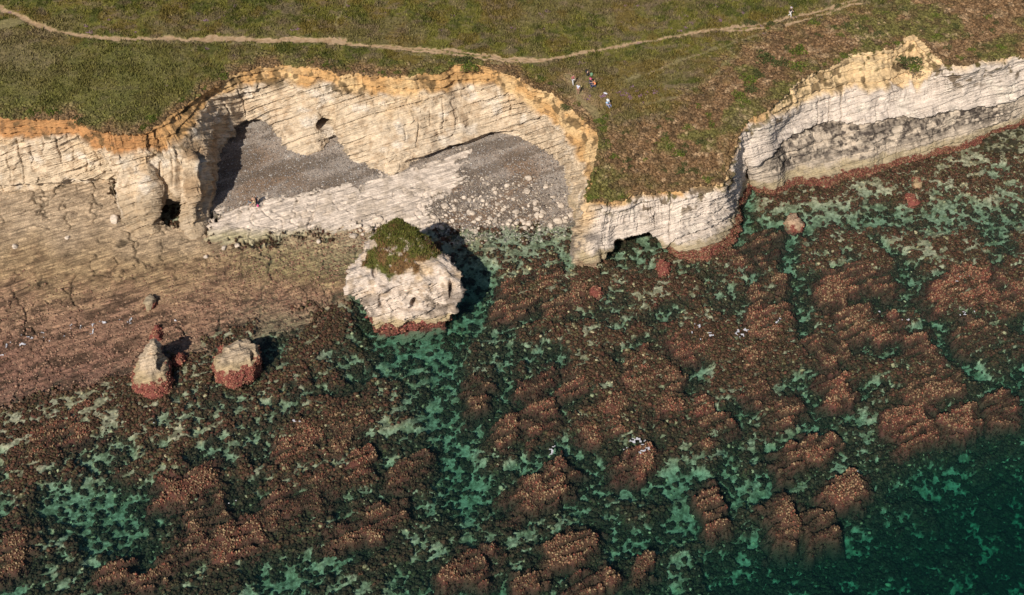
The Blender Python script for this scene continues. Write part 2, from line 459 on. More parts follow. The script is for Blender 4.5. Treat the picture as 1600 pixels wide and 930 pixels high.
# ------------------------------------------------------------------ cliff mesh
NV = 150
def build_cliff():
    v = np.linspace(0, 1, NV)[:, None, None]
    P = np.where(v < 0.5, lerp(TOP[None], MID[None], v * 2), lerp(MID[None], FOOT[None], v * 2 - 1))
    vv = np.broadcast_to(v[..., 0], (NV, NT))
    left = TPX[None] < 1165
    dT = np.gradient(P, axis=1); dV = np.gradient(P, axis=0)
    # smooth outward direction (towards the sea, away from the face)
    nrm = np.cross(dT, dV); nrm = -nrm if nrm[NV // 2, 100, 1] > 0 else nrm
    hz = nrm / np.maximum(np.linalg.norm(nrm, axis=-1, keepdims=True), 1e-6)
    hz[..., 2] *= 0.5
    hz /= np.maximum(np.linalg.norm(hz, axis=-1, keepdims=True), 1e-6)
    x, y, z = P[..., 0], P[..., 1], P[..., 2]
    soilw = SOIL[None] * 1.12 * (0.75 + 0.5 * fbm2(TT * 0.5, TT * 0, 3, 21)[None]) + 0.10 * (fbm3(x * .6, y * .6, z * .6, 3, 23) - .5)
    soil = sst(0.03, -0.03, vv - soilw)
    rock = 1 - soil
    env = sst(0, 0.05, vv)
    d = np.zeros_like(x)
    b = bed(x, y, z) + 0.5 * (fbm3(x * .25, y * .25, z * .25, 3, 31) - .5)
    pat = 0.35 + 0.9 * sst(0.35, 0.65, fbm3(x * .18, y * .18, z * .18, 3, 33))
    d += rock * pat * (0.50 * (ledge(b, 1.05, 41) - .3) + 0.26 * (ledge(b, 0.36, 43) - .3))
    su3 = x * STRIKE[0] + y * STRIKE[1] + .9 * (fbm3(x * .5, y * .5, z * .5, 3, 45) - .5)
    _, _, bid = worley2(su3 * .55, b * .95 + .2 * (n0 := fbm3(x, y, z, 2, 46)), 47)
    _, _, bid2 = worley2(su3 * 1.5, b * 2.2 + .2 * n0, 48)
    d += rock * (0.40 * (bid - .5) + .18 * (bid2 - .5)) * sst(.35, .65, fbm3(x * .22, y * .22, z * .22, 3, 49)) * env
    d += (fbm3(x * .22, y * .22, z * .22, 3, 51) - .5) * 2.0 * env
    d += (fbm3(x * .9, y * .9, z * .9, 4, 53) - .5) * 0.55 * env
    # upright joints: narrow clefts
    q = x * 0.55 + 0.8 * fbm3(x * .2, y * .2, z * .3, 3, 61)
    f = np.abs(q - np.round(q))
    gate = sst(0.55, 0.7, fbm3(x * .3, y * .3, z * .15, 2, 63))
    d -= rock * 0.45 * gate * sst(0.08, 0.0, f)
    # soft soil cap: rills and crumbling beds
    d += soil * ((fbm3(x * 1.6, y * 1.6, z * .9, 4, 71) - .5) * 0.42 + 0.5 * (ledge(z + 0.04 * x + .4 * fbm2(x * .2, y * .2, 2, 4), 0.9, 73) - .4))
    d += 0.35 * sst(-0.02, 0.02, vv - soilw) * sst(0.12, 0.02, vv - soilw)
    # overhanging lip and the recessed wall under it
    wr = sst(1168, 1200, TPX)[None]
    lipv = 0.5 + 0.03 * (fbm2(TT * .5, TT * 0, 3, 81)[None] - .5)
    d += wr * (0.35 * sst(0.40, 0.49, vv) * (vv < lipv) - 0.75 * np.exp(-(vv - lipv) / 0.06) * (vv >= lipv))
    wh_ = (sst(1030, 1042, TPX) * sst(1166, 1155, TPX))[None]
    d += wh_ * (0.30 * sst(0.40, 0.49, vv) * (vv < lipv) - 0.55 * np.exp(-(vv - lipv) / 0.08) * (vv >= lipv))
    # wave-cut undercut at the foot
    d -= UNDER[None] * sst(0.86, 0.90, vv) * (1 + .5 * (fbm2(TT * .6, TT * 0, 2, 83)[None] - .5))
    d += 0.35 * np.minimum(UNDER[None], 1) * sst(0.74, 0.86, vv) * sst(0.9, .87, vv)
    # caves and recesses, placed where they are
    px, py = to_px(P)
    for cx, cy, rx, ry, dep in [(507,196,12,9,3.5), (521,231,13,9,1.3), (267,336,14,25,3.0), (277,280,7,46,1.0), (301,290,9,62,-.9), (233,305,22,48,-.8), (322,300,7,40,.7), (985,381,30,9,2.6), (392,200,30,12,0.9), (1166,262,6,22,.5), (697,190,14,36,-.3)]:
        r = np.hypot((px - cx) / rx, (py - cy) / ry) + 0.5 * (fbm3(x * .8, y * .8, z * .8, 2, 91) - .5)
        d -= dep * sst(1.05, 0.75, r)
    P = P + hz * d[..., None]
    P[0] = TOP
    # run the foot on below the ground
    ext = np.repeat(P[-1:], 8, axis=0); ext[..., 2] -= np.linspace(.3, 3.2, 8)[:, None]
    ext += hz[-1:] * np.linspace(-.05, .3, 8)[:, None, None]
    # ---- colour of the rock itself
    n1 = fbm3(x * .35, y * .35, z * .35, 4, 101); n2 = fbm3(x * 1.4, y * 1.4, z * 1.4, 4, 103); n3 = fbm3(x * .12, y * .12, z * .12, 3, 105)
    warm = sst(930, 890, TPX)[None] * np.ones_like(x)
    c = np.empty(x.shape + (3,), np.float32)
    c[:] = (0.54, 0.455, 0.385)
    c = mixc(c, (0.54, 0.415, 0.275), warm * (0.55 + .45 * n3))
    c = mixc(c, (0.55, 0.37, 0.20), warm * sst(0.48, 0.7, n1) * sst(0.75, 0.1, vv) * .8)
    c = mixc(c, (0.34, 0.23, 0.14), warm * sst(0.50, 0.70, n2) * .55)
    c = mixc(c, (0.62, 0.54, 0.45), sst(0.57, 0.75, fbm3(x * .5, y * .5, z * .5, 3, 107)) * .7)
    # brown-stained lower walls of the western buttresses
    ws = sst(345, 300, TPX)[None] * sst(0.55, .8, vv + .25 * (n1 - .5)) * sst(180, 200, TPX)[None]
    c = mixc(c, (0.34, 0.25, 0.16), ws * .75)
    ws = (sst(255, 268, px) * sst(350, 330, px)) * sst(175, 200, py) * sst(330, 290, py)
    c = mixc(c, (0.30, 0.195, 0.11), ws * .85 * sst(.35, .6, n1))
    # grey lichen on the sloping foot of the eastern cliff
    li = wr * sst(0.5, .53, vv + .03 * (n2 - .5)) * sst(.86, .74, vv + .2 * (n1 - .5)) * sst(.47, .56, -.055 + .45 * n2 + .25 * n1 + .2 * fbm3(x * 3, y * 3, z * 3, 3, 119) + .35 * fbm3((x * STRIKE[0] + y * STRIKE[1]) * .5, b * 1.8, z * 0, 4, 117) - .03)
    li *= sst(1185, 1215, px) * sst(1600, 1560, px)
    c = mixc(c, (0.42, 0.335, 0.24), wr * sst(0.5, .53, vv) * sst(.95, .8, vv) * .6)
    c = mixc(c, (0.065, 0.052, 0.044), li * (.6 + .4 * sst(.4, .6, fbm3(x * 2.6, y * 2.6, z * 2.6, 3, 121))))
    li2 = sst(.42, .55, fbm3(x * .7, y * .7, z * .7, 4, 109)) * sst(880, 890, px) * sst(955, 930, px) * sst(362, 372, py) * sst(410, 400, py)
    c = mixc(c, (0.13, 0.11, 0.10), li2 * .8)
    # algae: tan-green band, then red weed at the waterline
    sea = sst(885, 900, TPX)[None]
    zz = z + 1.2 * (n2 - .5)
    c = mixc(c, (0.30, 0.235, 0.13), sea * sst(2.4, 1.5, zz) * .8)
    red = sea * sst(1.1, .7, zz) * np.where(TPX[None] < 950, .45, 1)
    global RED_CLIFF; RED_CLIFF = (P.reshape(-1, 3), red.reshape(-1))
    c = mixc(c, (0.125, 0.046, 0.034), red * sst(.35, .5, n2 + .15))
    # soil cap
    sc = np.empty_like(c); sc[:] = (0.46, 0.27, 0.115)
    sc = mixc(sc, (0.56, 0.385, 0.20), sst(.4, .65, n1) * sst(300, 420, TPX)[None])
    sc = mixc(sc, (0.36, 0.17, 0.07), sst(360, 260, TPX)[None] * (0.4 + .6 * n1))
    sc = mixc(sc, (0.10, 0.06, 0.035), sst(.60, .70, n2) * .6 * sst(0, .6, 1 - vv))
    sc = mixc(sc, (0.62, 0.46, 0.27), sst(1190, 1240, TPX)[None] * .7)
    c = c * (1 - soil[..., None]) + sc * soil[..., None]
    # dry plants rooted on the face under the edge
    pl = sst(.60, .66, fbm3(x * .8, y * .8, z * .8, 3, 111)) * sst(.36, .2, vv) * sst(0.01, .05, vv)
    c = mixc(c, (0.10, 0.065, 0.03), pl * .8)
    sp = sst(.63, .67, fbm3(x * 1.5, y * 1.5, z * 1.5, 3, 113)) * sst(.25, .02, vv) * sst(905, 920, TPX)[None]
    c = mixc(c, (0.11, 0.085, 0.03), sp)
    c *= (0.9 + .2 * fbm3(x * 3, y * 3, z * 3, 2, 115))[..., None]
    P = np.concatenate([P, ext]); c = np.concatenate([c, np.repeat(c[-1:], 8, axis=0)])
    F = grid_faces(P.shape[0], NT)
    if nrm[NV // 2, NT // 2, 1] > 0: F = F[:, ::-1]
    o = link('cliff', mk_mesh('cliff', P.reshape(-1, 3), F, c.reshape(-1, 3)), M_CHALK)
    tag(o, kind='structure')
    return P, vv
CLIFF_P, CLIFF_V = build_cliff()

# ------------------------------------------------------------------ turf and paths (one sheet, split by what grows there)
PATHS = [  # polyline in the photo, half width (m), strength
 ([(-120,-10),(0,12),(40,30),(75,45),(120,56),(180,61),(250,60),(330,63)], .55, 1.0),
 ([(-150,70),(-40,40),(0,40),(30,32)], 1.6, .55),
 ([(640,84),(700,92),(770,99),(840,98)], .22, .62),
 ([(150,66),(230,68),(320,66),(400,70)], .25, .55),
 ([(325,60),(370,61),(420,63),(480,62),(540,65)], .75, 1.0),
 ([(500,66),(580,72),(640,78),(700,84),(760,92),(800,96),(850,94)], .42, 1.0),
 ([(560,70),(640,74),(700,78),(740,84),(800,92),(860,92),(930,80),(1000,66),(1060,56),(1130,44),(1190,38),(1240,28),(1300,12),(1330,2),(1420,-30)], .42, 1.0),
 ([(1130,48),(1190,45),(1225,42),(1270,28),(1310,14),(1350,4)], .35, .9),
 ([(980,126),(1030,108),(1090,86),(1150,65),(1200,50)], .3, .66),
 ([(890,120),(905,150),(925,170),(935,190)], .8, .5),
 ([(1000,166),(1060,150),(1110,122),(1150,85)], .3, .5),
 ([(545,-30),(540,0),(525,30),(530,50)], .25, .5),
]
def build_turf():
    # fan of columns running inland from the edge
    step = 2
    T = TOP[::step]; n = len(T)
    edge_px = np.interp(TT, ARC, ST[:, 0])[::step]
    u = np.linspace(0, 1, n)
    bx = lerp(unproj(-420, 0, 14)[0] - 40, unproj(2050, 0, 14)[0] + 40, 0)  # left end
    ex = TOP[:, 0]
    lo, hi = ex.min(), ex.max()
    # inland end of every column: monotone version of the edge's own x
    mono = np.maximum.accumulate(T[:, 0]); mono2 = np.minimum.accumulate(T[::-1, 0])[::-1]
    bxx = mono
    k = 24; w = np.ones(k) / k
    bxx = np.convolve(np.pad(bxx, (k // 2, k - 1 - k // 2), 'edge'), w, 'valid')
    NR = 330
    s = np.linspace(0, 1, NR); s = 0.45 * s + 0.55 * s ** 2
    B = np.stack([bxx + np.linspace(-.5, .5, n) * 12, np.full(n, 78.0)], -1)
    gx_ = 1 - (1 - s[:, None]) ** 20
    X = lerp(T[None, :, 0], bxx[None, :], gx_) + (B[None, :, 0] - bxx[None, :]) * s[:, None]; Y = lerp(T[None, :, 1], B[None, :, 1], s[:, None])
    H = HR(X, Y)
    de = np.hypot(X - T[None, :, 0], Y - T[None, :, 1])          # rough distance from the edge
    nz = lerp(T[None, :, 2], H, sst(0, 2.5, de))
    # distances to the paths on the ground
    pm = np.zeros_like(X)
    wob = (fbm2(X * .8, Y * .8, 3, 201) - .5)
    for pts, hw, stg in PATHS:
        W = np.array([on_turf(*p) for p in pts])
        dd = sdf_poly(X + 1.2 * (fbm2(X * .3, Y * .3, 2, 203) - .5), Y + wob * .8, W, closed=False)
        pm = np.maximum(pm, stg * (.62 + .6 * fbm2(X * .16, Y * .3, 3, 209)) * sst(hw + .35, hw - .3, dd * 1.35 + .5 * wob + .5 * (vn2(X * 3, Y * 3, 207) - .5)))
    n1 = fbm2(X * .12, Y * .12, 4, 211); n2 = fbm2(X * .6, Y * .6, 4, 213); n3 = fbm2(X * 2.2, Y * 2.2, 3, 215)
    rough = (1 - sst(.3, .7, pm))
    Z = nz + rough * ((n2 - .5) * .35 + (n3 - .5) * .22) * sst(0, .8, de) - .12 * sst(.5, .8, pm)
    PX, PY = to_px(np.stack([X, Y, H], -1))
    c = np.empty(X.shape + (3,), np.float32); c[:] = (0.118, 0.108, 0.026)
    c = mixc(c, (0.066, 0.070, 0.017), sst(.48, .62, n2))
    c = mixc(c, (0.13, 0.105, 0.045), sst(.5, .68, n1) * .8)
    c = mixc(c, (0.13, 0.085, 0.025), sst(.52, .66, fbm2(X * .3, Y * .3, 4, 217)) * .6)
    c = mixc(c, (0.16, 0.125, 0.065), sst(.58, .72, n3) * .5)
    c = mixc(c, (0.15, 0.105, 0.075), sst(.55, .68, fbm2(X * .5, Y * .9, 4, 225)) * .55)
    # smooth grazed grass along the path and the seaward lawn on the west
    lawn = sst(420, 250, PX + 60 * (n1 - .5)) * sst(60, 90, PY)
    c = mixc(c, (0.125, 0.116, 0.040), lawn * .65)
    c = mixc(c, (0.17, 0.13, 0.075), sst(150, 0, PX + 200 * (n2 - .5)) * sst(30, 55, PY) * sst(140, 90, PY) * .6)
    # brown heath: along the edge and over the headland
    eb = sst(3.6, .6, de + 3.2 * (n2 - .5)) * .9
    hp = [on_turf(*p)[:2] for p in [(915,320),(925,210),(985,185),(1060,165),(1120,110),(1170,60),(1330,10),(1700,-60),(1800,60),(1480,110),(1400,80),(1330,90),(1230,150),(1160,205),(1140,290),(1040,300)]]
    hd = sdf_poly(X, Y, hp)
    heath = np.maximum(eb, sst(3.5, -3.5, hd + 7 * (n2 - .5) + 5 * (n1 - .5)))
    hc = np.empty_like(c); hc[:] = (0.128, 0.074, 0.036)
    hc = mixc(hc, (0.185, 0.115, 0.062), sst(.5, .66, n3) * .7)
    hc = mixc(hc, (0.085, 0.085, 0.022), sst(.54, .66, fbm2(X * .16, Y * .22, 4, 219)) * .8)
    hc = mixc(hc, (0.07, 0.045, 0.022), sst(.56, .7, fbm2(X * 1.1, Y * 1.1, 3, 221)) * .7)
    hc = mixc(hc, (0.36, 0.25, 0.15), sst(.66, .74, fbm2(X * .9, Y * .9, 3, 223)) * sst(1, -2, hd) * .4)
    c = c * (1 - heath[..., None]) + hc * heath[..., None]
    # worn ground round the viewpoint
    for cx, cy, r, st in [(893,122,26,.6),(905,148,22,.6),(920,165,26,.55),(940,150,20,.3),(1045,100,12,.3)]:
        q = np.hypot(PX - cx, (PY - cy) * 1.5) / r
        c = mixc(c, (0.30, 0.195, 0.115), st * sst(1.1, .2, q + .9 * (n2 - .5) + .5 * (n3 - .5)))
    worn = sst(.12, .6, pm)
    c = mixc(c, (0.20, 0.165, 0.08), worn * .85)
    pc = np.empty_like(c); pc[:] = (0.34, 0.235, 0.145)
    pc = mixc(pc, (0.25, 0.165, 0.09), sst(.45, .65, n3) * .8)
    path = pm > .62
    c[path] = pc[path]
    P = np.stack([X, Y, Z], -1).reshape(-1, 3); col = c.reshape(-1, 3)
    F = grid_faces(NR, n)
    pf = path.reshape(-1)[F].sum(1) >= 3
    for name, mask, mat in (('grass_ground', ~pf, M_TURF), ('path', pf, M_EARTH)):
        V2, F2, C2 = compact(P, F[mask], col)
        tag(link(name, mk_mesh(name, V2, F2, C2), mat), kind='structure')
    return dict(X=X, Y=Y, Z=Z, pm=pm, heath=heath, c=c, de=de, PX=PX, PY=PY)
TURF = build_turf()

# ------------------------------------------------------------------ shore and sea bed
STEP = 0.125
X0, X1, Y0, Y1 = -98.0, 98.0, -64.0, 42.0
NX, NY = int((X1 - X0) / STEP) + 1, int((Y1 - Y0) / STEP) + 1
KC = 4
cx_ = X0 + np.arange(NX // KC + 2) * STEP * KC; cy_ = Y0 + np.arange(NY // KC + 2) * STEP * KC
CX, CY = np.meshgrid(cx_, cy_)
SHC = [(-300,330,1.0),(-300,500,.3),(-300,700,-.8),(-300,930,-2.2),(0,310,1.0),(100,300,1.0),(200,375,.8),(0,400,.65),(100,400,.65),(240,400,.65),(0,480,.4),(150,480,.36),(300,450,.35),(0,560,.12),(120,560,.06),(230,530,.08),(300,510,.05),
 (350,395,.3),(450,395,.0),(540,395,-.12),(450,450,.1),(530,450,-.08),(340,345,.9),(400,230,2.2),(480,255,2.15),(560,275,1.8),(640,285,1.55),(720,255,1.9),(807,225,2.05),(870,262,1.7),(600,330,.6),(450,335,.75),(690,325,.45),(780,315,.55),(870,325,.45),
 (780,365,-.18),(870,372,-.35),(830,395,-.6),(880,410,-.9),(560,362,.15),(650,365,-.1),(700,370,-.1),(600,540,-2.1),(700,560,-2.2),(740,470,-2.0),(800,440,-.9),(900,450,-.9),(1000,400,-1.2),(1160,330,-1.7),(1200,320,-.6),(1300,320,-.5),(1500,260,-.35),(1600,215,.05),(1600,330,-.9),
 (1400,350,-1.1),(1250,370,-1.4),(1100,450,-1.0),(1000,520,-1.2),(420,540,-1.1),(500,520,-.7),(100,640,-.35),(0,680,-.5),(300,640,-.8),(0,800,-1.7),(200,800,-2.1),(400,700,-1.3),(0,930,-2.2),(300,930,-2.3),(600,700,-1.7),(720,750,-2.6),(600,930,-2.5),
 (900,650,-1.5),(900,930,-2.9),(1200,600,-1.7),(1200,930,-3.8),(1400,600,-1.9),(1600,500,-1.8),(1600,650,-3.0),(1600,800,-4.6),(1500,930,-4.8),(1400,800,-3.6),(1900,300,-1),(1900,600,-3),(1900,930,-5.5),(800,1150,-4.5),(0,1150,-3.5),(1600,1150,-6)]
SHC = np.array(SHC, float)
sp_ = unproj(SHC[:, 0], SHC[:, 1], SHC[:, 2])
ZC = RBF(sp_[:, :2], SHC[:, 2], 0.5)(CX, CY)
def gpoly(pts, z=0.4): return unproj([p[0] for p in pts], [p[1] for p in pts], z)[:, :2]
def up(a): return upsample(a, NY, NX, KC)
FOOTPOLY = np.r_[FOOT[::6, :2], [[220, 200], [-220, 200]]]
SD_LAND = up(np.clip(sdf_poly(CX, CY, FOOTPOLY), -9, 30))
SHELF = gpoly([(-500,340),(0,300),(190,280),(200,350),(345,372),(450,372),(560,362),(590,372),(575,405),(556,440),(550,480),(470,500),(420,512),(345,522),(300,535),(270,545),(215,575),(140,600),(60,625),(-100,690),(-500,760)])
WHITE = gpoly([(325,378),(332,345),(347,332),(375,327),(408,315),(430,312),(470,308),(512,302),(545,293),(560,300),(590,285),(612,277),(640,274),(690,262),(730,245),(735,252),(712,268),(722,288),(700,302),(672,318),(664,330),(690,340),(672,352),(620,350),(560,352),(500,358),(430,366),(380,374)], .8)
SHINGLE = gpoly([(332,342),(330,300),(345,230),(380,190),(440,200),(540,220),(600,265),(680,245),(807,205),(880,240),(905,300),(905,350),(880,346),(830,342),(770,350),(720,352),(690,348),(660,352),(640,346),(560,320),(420,330),(360,345)], .8)
SD_SHELF, SD_WHITE, SD_SHING = (up(np.clip(sdf_poly(CX, CY, q), -12, 30)) for q in (SHELF, WHITE, SHINGLE))
SAND = [  # open sandy channels: polyline (px), half width m, strength
 ([(566,470),(575,510),(600,545),(650,555),(700,540),(735,500),(752,455)],2.3,1.0), ([(560,540),(600,560),(650,590),(660,640)],2.2,.55), ([(745,430),(740,390)],2.5,.7),
 ([(700,560),(690,610),(695,650)],1.8,.85), ([(690,650),(700,700),(715,740),(728,790)],2.4,1.0), ([(800,560),(790,600),(800,640)],1.3,.7), ([(430,535),(425,570),(400,600)],1.8,.9), ([(274,560),(282,600),(275,630)],1.1,.8),
 ([(1166,290),(1164,330),(1166,352)],1.2,1.0), ([(1240,350),(1300,345),(1400,350),(1480,345),(1580,345)],3.2,.75), ([(1470,310),(1520,340),(1560,390)],2.0,.8), ([(1560,280),(1600,330)],3.0,.7),
 ([(1225,360),(1228,400),(1238,450),(1242,500),(1262,545),(1310,590)],1.2,1.0), ([(1370,380),(1395,410),(1415,450)],.8,.9), ([(1320,400),(1340,430),(1330,470)],.7,.6), ([(1440,490),(1460,520),(1490,560),(1530,590)],1.1,.9), ([(1330,545),(1380,550),(1420,540)],1.8,.7),
 ([(1545,410),(1555,450),(1580,480)],.9,.7), ([(1290,610),(1330,660)],1.2,.6), ([(1050,560),(1090,580),(1080,610)],1.6,.8), ([(1020,510),(1040,500)],1.2,.8), ([(1000,440),(1080,430),(1130,440)],1.4,.55), ([(930,500),(960,520)],1.0,.5),
 ([(880,720),(930,750),(1010,770),(1080,760)],2.0,.8), ([(1160,640),(1140,720),(1150,770)],1.2,.7), ([(1010,850),(1080,830)],1.6,.6), ([(90,790),(160,800),(240,790)],2.8,.9), ([(120,820),(220,850)],1.8,.6), ([(460,640),(430,660)],1.4,.6),
 ([(430,640),(500,625),(560,615)],.8,.6), ([(520,560),(560,590)],1.5,.6), ([(560,690),(600,700),(650,690)],1.2,.5), ([(540,780),(620,770)],.8,.5), ([(400,900),(480,880)],1.4,.6), ([(300,720),(350,690)],.9,.6), ([(830,480),(790,510),(770,560)],1.4,.35),
 ([(1500,740),(1440,750)],2.2,.7), ([(1540,800),(1560,850)],1.6,.6), ([(1240,880),(1330,860)],2.2,.55), ([(960,570),(975,610)],.8,.6), ([(870,560),(885,600)],.8,.6), ([(1170,470),(1180,420),(1150,400)],1.1,.6), ([(690,372),(740,366),(790,366),(840,362),(888,362)],2.4,.95), ([(790,385),(830,380),(885,385),(884,420)],1.8,.75), ([(960,400),(1000,385)],1.0,.7), ([(640,900),(760,930)],1.8,.5), ([(1580,620),(1540,660),(1510,700)],1.6,.5), ([(760,620),(750,680)],1.0,.4)]
def sandfield():
    s = np.zeros_like(CX)
    wx = 2.2 * (fbm2(CX * .25, CY * .25, 3, 301) - .5); wy = 2.2 * (fbm2(CX * .25, CY * .25, 3, 303) - .5)
    for pts, hw, stg in SAND:
        W = unproj([p[0] for p in pts], [p[1] for p in pts], -1.5)
        x0, x1, y0, y1 = W[:, 0].min() - 8, W[:, 0].max() + 8, W[:, 1].min() - 8, W[:, 1].max() + 8
        m = (CX > x0) & (CX < x1) & (CY > y0) & (CY < y1)
        d = sdf_poly((CX + wx)[m], (CY + wy)[m], W, closed=False)
        s[m] = np.maximum(s[m], stg * sst(hw * 1.5 + .3, hw * .4, d))
    return s
SANDF = up(sandfield())

def build_shore():
    xs = X0 + np.arange(NX) * STEP; ys = Y0 + np.arange(NY) * STEP
    X, Y = np.meshgrid(xs, ys)
    Z = up(ZC).astype(np.float64)
    Z = np.where(Z < 0, Z * lerp(.70, 1.05, sst(-2.8, -4.4, Z)), Z)
    n1 = fbm2(X * .2, Y * .2, 4, 311); n2 = fbm2(X * .9, Y * .9, 4, 313); n3 = vn2(X * 3.1, Y * 3.1, 315)
    su = X * STRIKE[0] + Y * STRIKE[1]; sv = X * DIPN[0] + Y * DIPN[1]
    wv = sv + 1.2 * (n1 - .5) + .5 * (n2 - .5)
    wsd = 1.7 * (n2 - .5) + .9 * (n3 - .5)
    white = sst(.25, -.25, SD_WHITE + wsd * 1.3 + 1.2 * (ledge(wv, 1.3, 5) - .4))
    shing = sst(.3, -.3, SD_SHING + wsd) * (1 - white)
    shelf = sst(.9, -.9, SD_SHELF + 8.5 * (n1 - .5) + wsd * 1.6) * (1 - white) * (1 - shing)
    sea = np.clip(1 - white - shing - shelf, 0, 1)
    # eroded bed edges (tiny scarps) on the rock platforms
    led = ledge(wv, .85, 7) * .5 + ledge(wv, .3, 8) * .25
    cu = (X - .14 * -Y) * .16 + .55 * (fbm2(X * .3, Y * .3, 3, 321) - .5) * 2
    crack = sst(.05, .0, np.abs(cu - np.round(cu))) * sst(.4, .55, fbm2(X * .1, Y * .1, 2, 323))
    crack2 = sst(.06, .0, np.abs(fbm2(X * .35, Y * .35, 3, 325) - .5) * 2) * sst(.5, .6, fbm2(X * .13, Y * .13, 2, 327))
    ck = np.maximum(crack, crack2 * .8)
    Z += (white * .42 + shelf * .38) * (led - .25) - (white + shelf) * ck * .35
    Z += white * .12 + (white + shelf) * (n2 - .5) * .22
    Z += shing * ((n2 - .5) * .14 + (n1 - .5) * .3)
    # weed-grown outer shelf
    outer = shelf * sst(.55, .15, Z + .3 * (n1 - .5))
    # reef blocks on the sea bed, cut by channels
    r1 = fbm2(su * .10 + .6 * (n1 - .5), wv * .28, 4, 331); r2 = fbm2(X * .22 + .1 * Y, Y * .10, 3, 333)
    reef = sst(.40, .56, .55 * r1 + .45 * r2 + .12 * (n2 - .5)) * (1 - SANDF)
    d1, d2, cid = worley2(X * 1.9, Y * 1.9, 3)
    e1, e2, eid = worley2(X * .75 + .6 * n2, Y * .75 + .6 * n1, 9)
    lump = sst(.75, .1, d1); lump2 = sst(.8, .1, e1)
    weedn = fbm2(X * .5, wv * .75, 4, 341)
    dens = np.clip(.22 + 2.4 * (weedn - .5) + .42 * reef, .2, .92)
    dens = np.clip(dens + .4 * sst(-2.0, -3.2, Z), 0, .93)
    dens = lerp(dens, .15 + .25 * n1, sst(.25, .9, SANDF + .7 * (n2 - .5)))
    for q in ([(770,420),(1180,395),(1235,480),(1230,600),(1150,720),(1000,690),(960,780),(800,790),(745,610)], [(1255,420),(1340,395),(1620,400),(1640,600),(1560,660),(1400,690),(1380,600),(1290,570)], [(-60,560),(200,640),(330,700),(560,640),(560,500),(430,480)], [(240,740),(420,700),(640,700),(640,860),(200,930)]):
        dens = dens + .24 * sst(5, -4, up(np.clip(sdf_poly(CX, CY, gpoly(q, -1)), -12, 12)) + 9 * (n1 - .5))
    dens = np.clip(dens + .3 * sst(-.35, -.1, Z) * sst(0, -25, X), .1, .93)
    COVE = sst(1.5, -1.5, up(np.clip(sdf_poly(CX, CY, gpoly([(655,340),(897,340),(892,425),(855,400),(800,392),(775,420),(755,450),(700,410)], -.3)), -9, 9)) + 2 * (n2 - .5))
    dens = lerp(dens, .10, COVE)
    h1, h2, hid = worley2(X * 1.05 + .5 * n2, Y * 1.25 + .5 * n1, 19)
    weed = np.maximum(np.maximum(sst(.62, .44, e1) * sst(.02, -.02, eid - dens * .75), sst(.60, .42, d1) * sst(.02, -.02, cid - dens * .62)), sst(.62, .44, h1) * sst(.02, -.02, hid - dens * .8))
    weed = np.clip(np.maximum(weed, sst(.84, .94, dens + .1 * (n3 - .5))), 0, 1)
    Z += sea * (reef * (.65 + .45 * ledge(wv, 1.5, 11)) + weed * (.22 * lump + .25 * lump2) - .25 * SANDF)
    Z = np.where(sea > .5, np.minimum(Z, np.maximum(-.12 + .14 * (n2 - .4), -9) + .10 * lump), Z)
    Z += outer * (.10 * lump)
    # ---- colours
    c = np.empty(X.shape + (3,), np.float32); c[:] = (0.30, 0.285, 0.195)
    c = mixc(c, (0.15, 0.145, 0.08), sst(.45, .6, n2) * .7)
    c = mixc(c, (0.075, 0.072, 0.040), sst(.42, .66, .6 * vn2(X * 2.6, Y * 2.6, 371) + .4 * vn2(X * 5.5, Y * 5.5, 373)) * .75)
    c = mixc(c, (0.34, 0.32, 0.22), sst(.62, .8, vn2(X * 4.3, Y * 4.3, 375)) * .5)
    wc = np.empty_like(c); wc[:] = (0.030, 0.026, 0.015)
    wc = mixc(wc, (0.028, 0.025, 0.012), sst(.4, .6, hid))
    wc = mixc(wc, (0.065, 0.034, 0.020), sst(.55, .8, cid) * .8)
    wc = mixc(wc, (0.055, 0.055, 0.022), sst(.8, .9, cid) * .8)
    c = c * (1 - weed[..., None]) + wc * weed[..., None]
    # pale stones among the weed
    st = (cid > .93) * sst(.30, .18, d1) * (sea > .5)
    c = mixc(c, (0.30, 0.27, 0.16), st * .9)
    # shelf: tan near the cliff, green where wet, red-brown weed towards the sea
    sh = np.empty_like(c); sh[:] = (0.40, 0.275, 0.15)
    sh = mixc(sh, (0.25, 0.165, 0.085), sst(.42, .62, n2) * .85)
    PX, PY = to_px(np.stack([X, Y, Z], -1))
    gm = sst(330, 420, PX) * sst(.6, .2, Z) * sst(480, 420, PY)
    sh = mixc(sh, (0.22, 0.20, 0.085), gm * .6)
    sh = mixc(sh, (0.50, 0.38, 0.265), sst(430, 330, PY + 60 * (n1 - .5)) * .75)
    out = sst(390, 510, PY + 90 * (n1 - .5) + 60 * (n2 - .5))
    sh = mixc(sh, (0.31, 0.18, 0.118), out * .85)
    out2 = sst(480, 590, PY + 90 * (n1 - .5) + 40 * (n2 - .5))
    sh = mixc(sh, (0.205, 0.105, 0.075), out2 * .85)
    sh = mixc(sh, (0.075, 0.045, 0.028), sst(.5, .64, fbm2(su * .5, wv * 1.3, 4, 351)) * (.25 + .6 * out))
    sh = mixc(sh, (.055, .042, .026), ck * .8)
    sh *= (0.8 + .4 * cid)[..., None]
    c = c * (1 - shelf[..., None]) + sh * shelf[..., None]
    wh = np.empty_like(c); wh[:] = (0.60, 0.50, 0.415)
    wh = mixc(wh, (0.40, 0.32, 0.245), sst(.5, .66, n2) * .6)
    wh = mixc(wh, (0.36, 0.31, 0.16), sst(352, 372, PY + 12 * (n2 - .5)) * .75)
    c = c * (1 - white[..., None]) + wh * white[..., None]
    sg = np.empty_like(c); sg[:] = (0.165, 0.128, 0.100)
